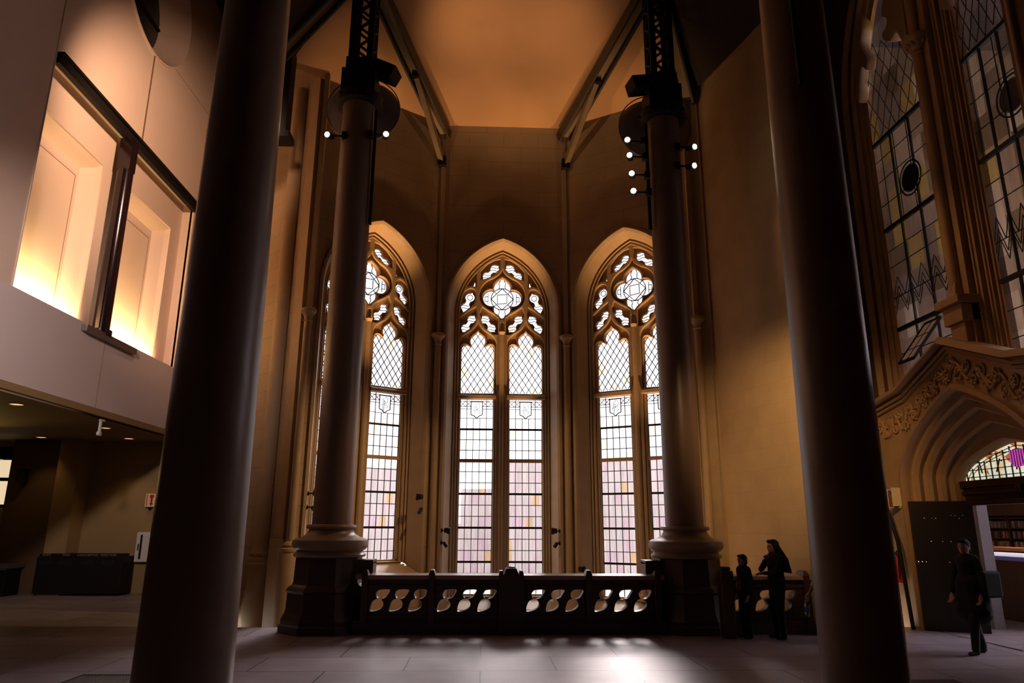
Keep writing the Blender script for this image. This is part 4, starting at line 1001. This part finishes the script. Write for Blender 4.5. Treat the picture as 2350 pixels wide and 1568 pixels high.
# ------------------------------------------------------------------ people
def body(name, caps, m, parent, vox=.014, ell=()):
    """tapered limbs fused into ONE surface"""
    mb = MB()
    for c in caps:
        p, q, r0, r1 = Vector(c[0]), Vector(c[1]), c[2], c[3]; n = 5
        mb.tube([p.lerp(q, k/n) for k in range(n+1)], [r0+(r1-r0)*k/n for k in range(n+1)], 12)
        mb.sphere(p, r0, seg=12, rng=8); mb.sphere(q, r1, seg=12, rng=8)
    for e in ell: mb.sphere(Vector(e[0]), 1, e[1], 18, 12, Matrix.Rotation(e[2], 3, 'Z') if len(e) > 2 else None)
    o = mb.build(name, m, parent)
    r = o.modifiers.new('fuse', 'REMESH'); r.mode = 'VOXEL'; r.voxel_size = vox; r.use_smooth_shade = True
    s = o.modifiers.new('soft', 'SMOOTH'); s.factor = .5; s.iterations = 4
    return o
def hand(w, d, up, side, sz=1):
    """palm, four curled fingers and a thumb from wrist w along d"""
    w, d, up = Vector(w), Vector(d).normalized(), Vector(up).normalized(); s = d.cross(up).normalized()*side
    c = [(w, w+d*.05*sz, .024*sz, .030*sz), (w+d*.04*sz+s*.015*sz, w+d*.08*sz+s*.018*sz, .024*sz, .02*sz), (w+d*.04*sz-s*.015*sz, w+d*.08*sz-s*.02*sz, .024*sz, .02*sz)]
    for k, (off, L) in enumerate(((-.030, .06), (-.010, .07), (.010, .065), (.030, .05))):
        a = w+d*.085*sz+s*off*sz; b_ = a+d*L*.5*sz-up*.012*sz; e = b_+d*L*.35*sz-up*.028*sz
        c += [(a, b_, .0095*sz, .009*sz), (b_, e, .009*sz, .0075*sz)]
    t0 = w+d*.03*sz-s*.03*sz; t1 = t0+d*.035*sz-s*.025*sz; c += [(t0, t1, .012*sz, .0105*sz), (t1, t1+d*.03*sz-up*.01*sz, .0105*sz, .009*sz)]
    return c
def head_parts(c, f, s=1):
    """head ellipsoids: c centre, f facing azimuth dir"""
    c = Vector(c); f = Vector((f[0], f[1], 0)).normalized(); sd = Vector((-f.y, f.x, 0)); rz = math.atan2(f.y, f.x)
    z = Vector((0, 0, 1))
    E_ = [(c, (.098*s, .076*s, .112*s), rz), (c+f*.035*s-z*.055*s, (.058*s, .052*s, .058*s), rz), (c+f*.098*s-z*.018*s, (.016*s, .012*s, .022*s), rz), (c+f*.106*s-z*.03*s, (.013*s, .012*s, .011*s), rz),
          (c+f*.088*s-z*.062*s, (.013*s, .024*s, .008*s), rz), (c+f*.075*s-z*.092*s, (.02*s, .024*s, .018*s), rz)]
    for q in (1, -1): E_ += [(c+sd*q*.076*s-f*.008*s-z*.01*s, (.018*s, .009*s, .03*s), rz), (c+f*.082*s+sd*q*.032*s+z*.022*s, (.016*s, .026*s, .008*s), rz)]
    return E_, f, sd
def eyes(c, f, s, parent):
    c = Vector(c); f = Vector((f[0], f[1], 0)).normalized(); sd = Vector((-f.y, f.x, 0)); mb = MB()
    for q in (1, -1): mb.sphere(c+f*.085*s+sd*q*.031*s+Vector((0, 0, .004*s)), .012*s, (.7, 1, .6), 10, 8)
    mb.build('eyes', 'hair', parent, 60)
V = lambda x, y, z: Vector((x, y, z))
def standing(name_lab, loc, rz, H, f=(0, -1), arms=None, hair='short', top='cloth_black', bottom='cloth_black', extra=None, cat='person', stride=0, headturn=None, bare=False):
    o = tag(empty('person', T(loc[0], loc[1], 0, rz)), name_lab, cat); k = H/1.65
    hd = headturn or (1, 0)   # local +x is forward
    hz = H-.115*k; E_, ff, sd = head_parts((0.02*k, 0, hz), hd, k)
    hip = .90*k; sh = 1.36*k
    legs = []; boots = []
    for q in (1, -1):
        st_ = stride*q
        hp = V(0, q*.085*k, hip); kn = V(.03*k+st_*.5, q*.09*k, .48*k); an = V(st_, q*.095*k, .085*k)
        legs += [(hp, kn, .085*k, .055*k), (kn, an, .055*k, .036*k)]
        boots += [(an+V(0, 0, -.01), an+V(-.02, 0, -.045*k), .042*k, .038*k), (an+V(-.02*k, 0, -.05*k), an+V(.14*k, q*.015, -.055*k), .034*k, .028*k)]
    torso = [(V(0, 0, hip+.02*k), V(0, 0, 1.12*k), .135*k, .115*k), (V(0, 0, 1.12*k), V(0, 0, 1.30*k), .115*k, .13*k), (V(0, .1*k, sh-.02*k), V(0, -.1*k, sh-.02*k), .075*k, .075*k)]
    neck = [(V(-.005, 0, sh), V(.01, 0, hz-.06*k), .052*k, .05*k)]
    arms = arms or {}
    al = []; sl = []
    for q, side in ((1, 'L'), (-1, 'R')):
        s0 = V(0, q*.17*k, sh-.02*k)
        el, wr = arms.get(side, (V(-.03*k, q*.21*k, 1.08*k), V(.06*k, q*.21*k, .84*k)))
        el, wr = V(*el), V(*wr)
        al += [(s0, el, .045*k, .037*k), (el, wr, .036*k, .024*k)]
        sl += [(s0, el, .06*k, .05*k)] if not bare else [(s0, s0.lerp(el, .7), .06*k, .055*k)]
        if not bare: sl += [(el, el.lerp(wr, .88), .048*k, .036*k)]
        al += hand(wr, (wr-el), (0, 0, 1) if abs((wr-el).normalized().z) < .8 else (-1, 0, 0), q, k)
    body('body', legs+torso+neck+al, 'skin', o, .011*max(k, .8), E_)
    eyes((0.02*k, 0, hz), hd, k, [q for q in o.children if q.name.startswith('body')][0])
    tt = [(a, b_, r0+.02*k, r1+.02*k) for a, b_, r0, r1 in torso]
    body('jacket', tt+sl, top, o, .014)
    body('trousers', [(a, b_, r0+.018*k, r1+.02*k) for a, b_, r0, r1 in legs]+[(V(0, 0, hip-.02), V(0, 0, hip+.08*k), .15*k, .14*k)], bottom, o, .014)
    body('shoes', boots, 'black', o, .012)
    hc = V(0.02*k, 0, hz); hf = V(hd[0], hd[1], 0).normalized(); hrz = math.atan2(hf.y, hf.x)
    hh = [(hc-hf*.022*k+V(0, 0, .028*k), (.102*k, .088*k, .102*k), hrz), (hc-hf*.05*k+V(0, 0, -.03*k), (.072*k, .08*k, .09*k), hrz), (hc+hf*.05*k+V(0, 0, .088*k), (.06*k, .066*k, .03*k), hrz)]
    cp = []
    if hair == 'long':
        sdv = V(-hf.y, hf.x, 0)
        for q in (-1.1, -.6, 0, .6, 1.1):
            cp += [(hc-hf*(.05-.02*abs(q))*k+sdv*q*.06*k, hc-hf*(.14)*k+sdv*q*.10*k+V(0, 0, -.24*k), .06*k, .075*k), (hc-hf*.14*k+sdv*q*.10*k+V(0, 0, -.24*k), hc-hf*.22*k+sdv*q*.13*k+V(0, 0, -.43*k), .075*k, .025*k)]
        rr_ = random.Random(4)
        for j in range(14):
            q = rr_.uniform(-1.2, 1.2); a = hc-hf*(.1+rr_.uniform(0, .1))*k+sdv*q*.1*k+V(0, 0, -rr_.uniform(.1, .3)*k)
            cp.append((a, a-hf*rr_.uniform(.02, .08)*k+V(0, 0, -.14*k), .022*k, .008*k))
    elif hair == 'bun':
        hh.append((hc-hf*.12*k+V(0, 0, .03*k), (.05*k, .05*k, .05*k)))
    body('hair', cp, 'hair', o, .010, hh)
    if extra: extra(o, k)
    return o
# boy, profile to the left (-X): local +x must point to world -X
def boy_extra(o, k):
    body('shirt_front', [(V(.10*k, -.0, 1.28*k), V(.135*k, 0, .98*k), .05*k, .06*k)], 'cloth_red', o, .01)
    mb = MB()
    for j, (y, z, r) in enumerate(((0, 1.16, .035), (.02, 1.10, .04), (-.01, 1.04, .035), (.01, .98, .03))): mb.sphere((.19*k, y*k, z*k), r*k, (.25, 1, 1.1), 10, 6)
    mb.build('shirt_print', 'cloth_print', o, 60)
standing('boy in a black jacket over a red shirt, facing left beside the right inner column', (4.32, 12.1), PI+.25, 1.29, hair='short', extra=boy_extra, headturn=(1, .1))
def wom_extra(o, k):
    body('neckline', [(V(.115*k, .0, 1.36*k), V(.135*k, .0, 1.24*k), .03*k, .012*k)], 'skin', o, .008)
    MB().tube([(.16*k+.012*math.cos(t*PI/5), .03*math.sin(t*PI/5), 1.2*k) for t in range(10)], .004, 5, closed=True).build('pendant', 'chrome', o)
standing('woman with long dark wavy hair and one hand raised to her chin', (4.82, 12.0), PI+.15, 1.53, hair='long',
         arms={'R': ((.13, -.23, 1.05), (.135, -.055, 1.225)), 'L': ((.10, .20, 1.02), (.2, -.06, 1.0))}, extra=wom_extra)
# person mostly hidden by the right column, holding a water bottle
pb = standing('person in dark clothes mostly hidden behind the right foreground column', (5.56, 11.75), PI, 1.68, hair='short', bare=True,
         arms={'R': ((.02, -.23, 1.05), (.26, -.12, .72))})
pb['label'] = 'person reaching a bare arm past the right foreground column, holding a water bottle'
BW = pb.matrix_world @ V(.30, -.12, .68) if False else Vector((5.56-.33, 11.75+.12, .56))
o = tag(empty('water_bottle', T(BW.x, BW.y, .35)), 'clear plastic water bottle hanging from a hand by the balustrade', 'bottle')
mbg = mat('clear_plastic', (.5, .55, .6), .08, spec=.9); mbg.node_tree.nodes['Principled BSDF'].inputs['Transmission Weight'].default_value = .85
MB().lathe([(.03, 0), (.04, .01), (.04, .15), (.038, .18), (.03, .22), (.015, .26), (.015, .27)], n=20).build('shell', mbg, o, 50)
MB().lathe([(.0412, .07), (.0412, .14)], n=20).build('label_band', mat('blue_band', (.03, .25, .32), .4), o, 50)
MB().lathe([(.017, .27), (.017, .295)], n=14).build('cap', 'white', o, 50)
# walking person at right
def bag_extra(o, k):
    mb = MB().box((-.12*k, .23*k, 1.0*k), (.34*k, .13*k, .38*k)); mb.build('shoulder_bag', 'cloth_black', o, 0, None, .03)
    MB().tube([(-.02, .24*k, 1.18*k), (0, .16*k, 1.38*k), (.02, .0, 1.36*k), (-.05, -.12*k, 1.2*k)], .015, 6).build('bag_strap', 'cloth_navy', o)
    body('coat_skirt', [(V(0, .04*k, 1.0*k), V(-.02, .06*k, .62*k), .17*k, .2*k), (V(0, -.04*k, 1.0*k), V(-.02, -.06*k, .62*k), .17*k, .2*k)], 'cloth_black', o, .016)
standing('person in a long black coat with a shoulder bag striding past the stone doorway', (7.12, 10.6), PI+.25, 1.58, hair='bun', stride=.17, extra=bag_extra,
         arms={'R': ((.02, -.24, 1.02), (.12, -.22, .80))}, headturn=(1, .4))
# dark end post of the balustrade against the pedestal right of the inner column
tag(MB().bx(3.9, 4.12, 12.0, 12.2, 0, 1.04).bx(3.93, 4.09, 12.03, 12.17, 1.04, 1.1).build('stone_block_post', 'balus', None, 0, None, .03), 'dark rounded block beside the right column pedestal, left of the boy', 'post')
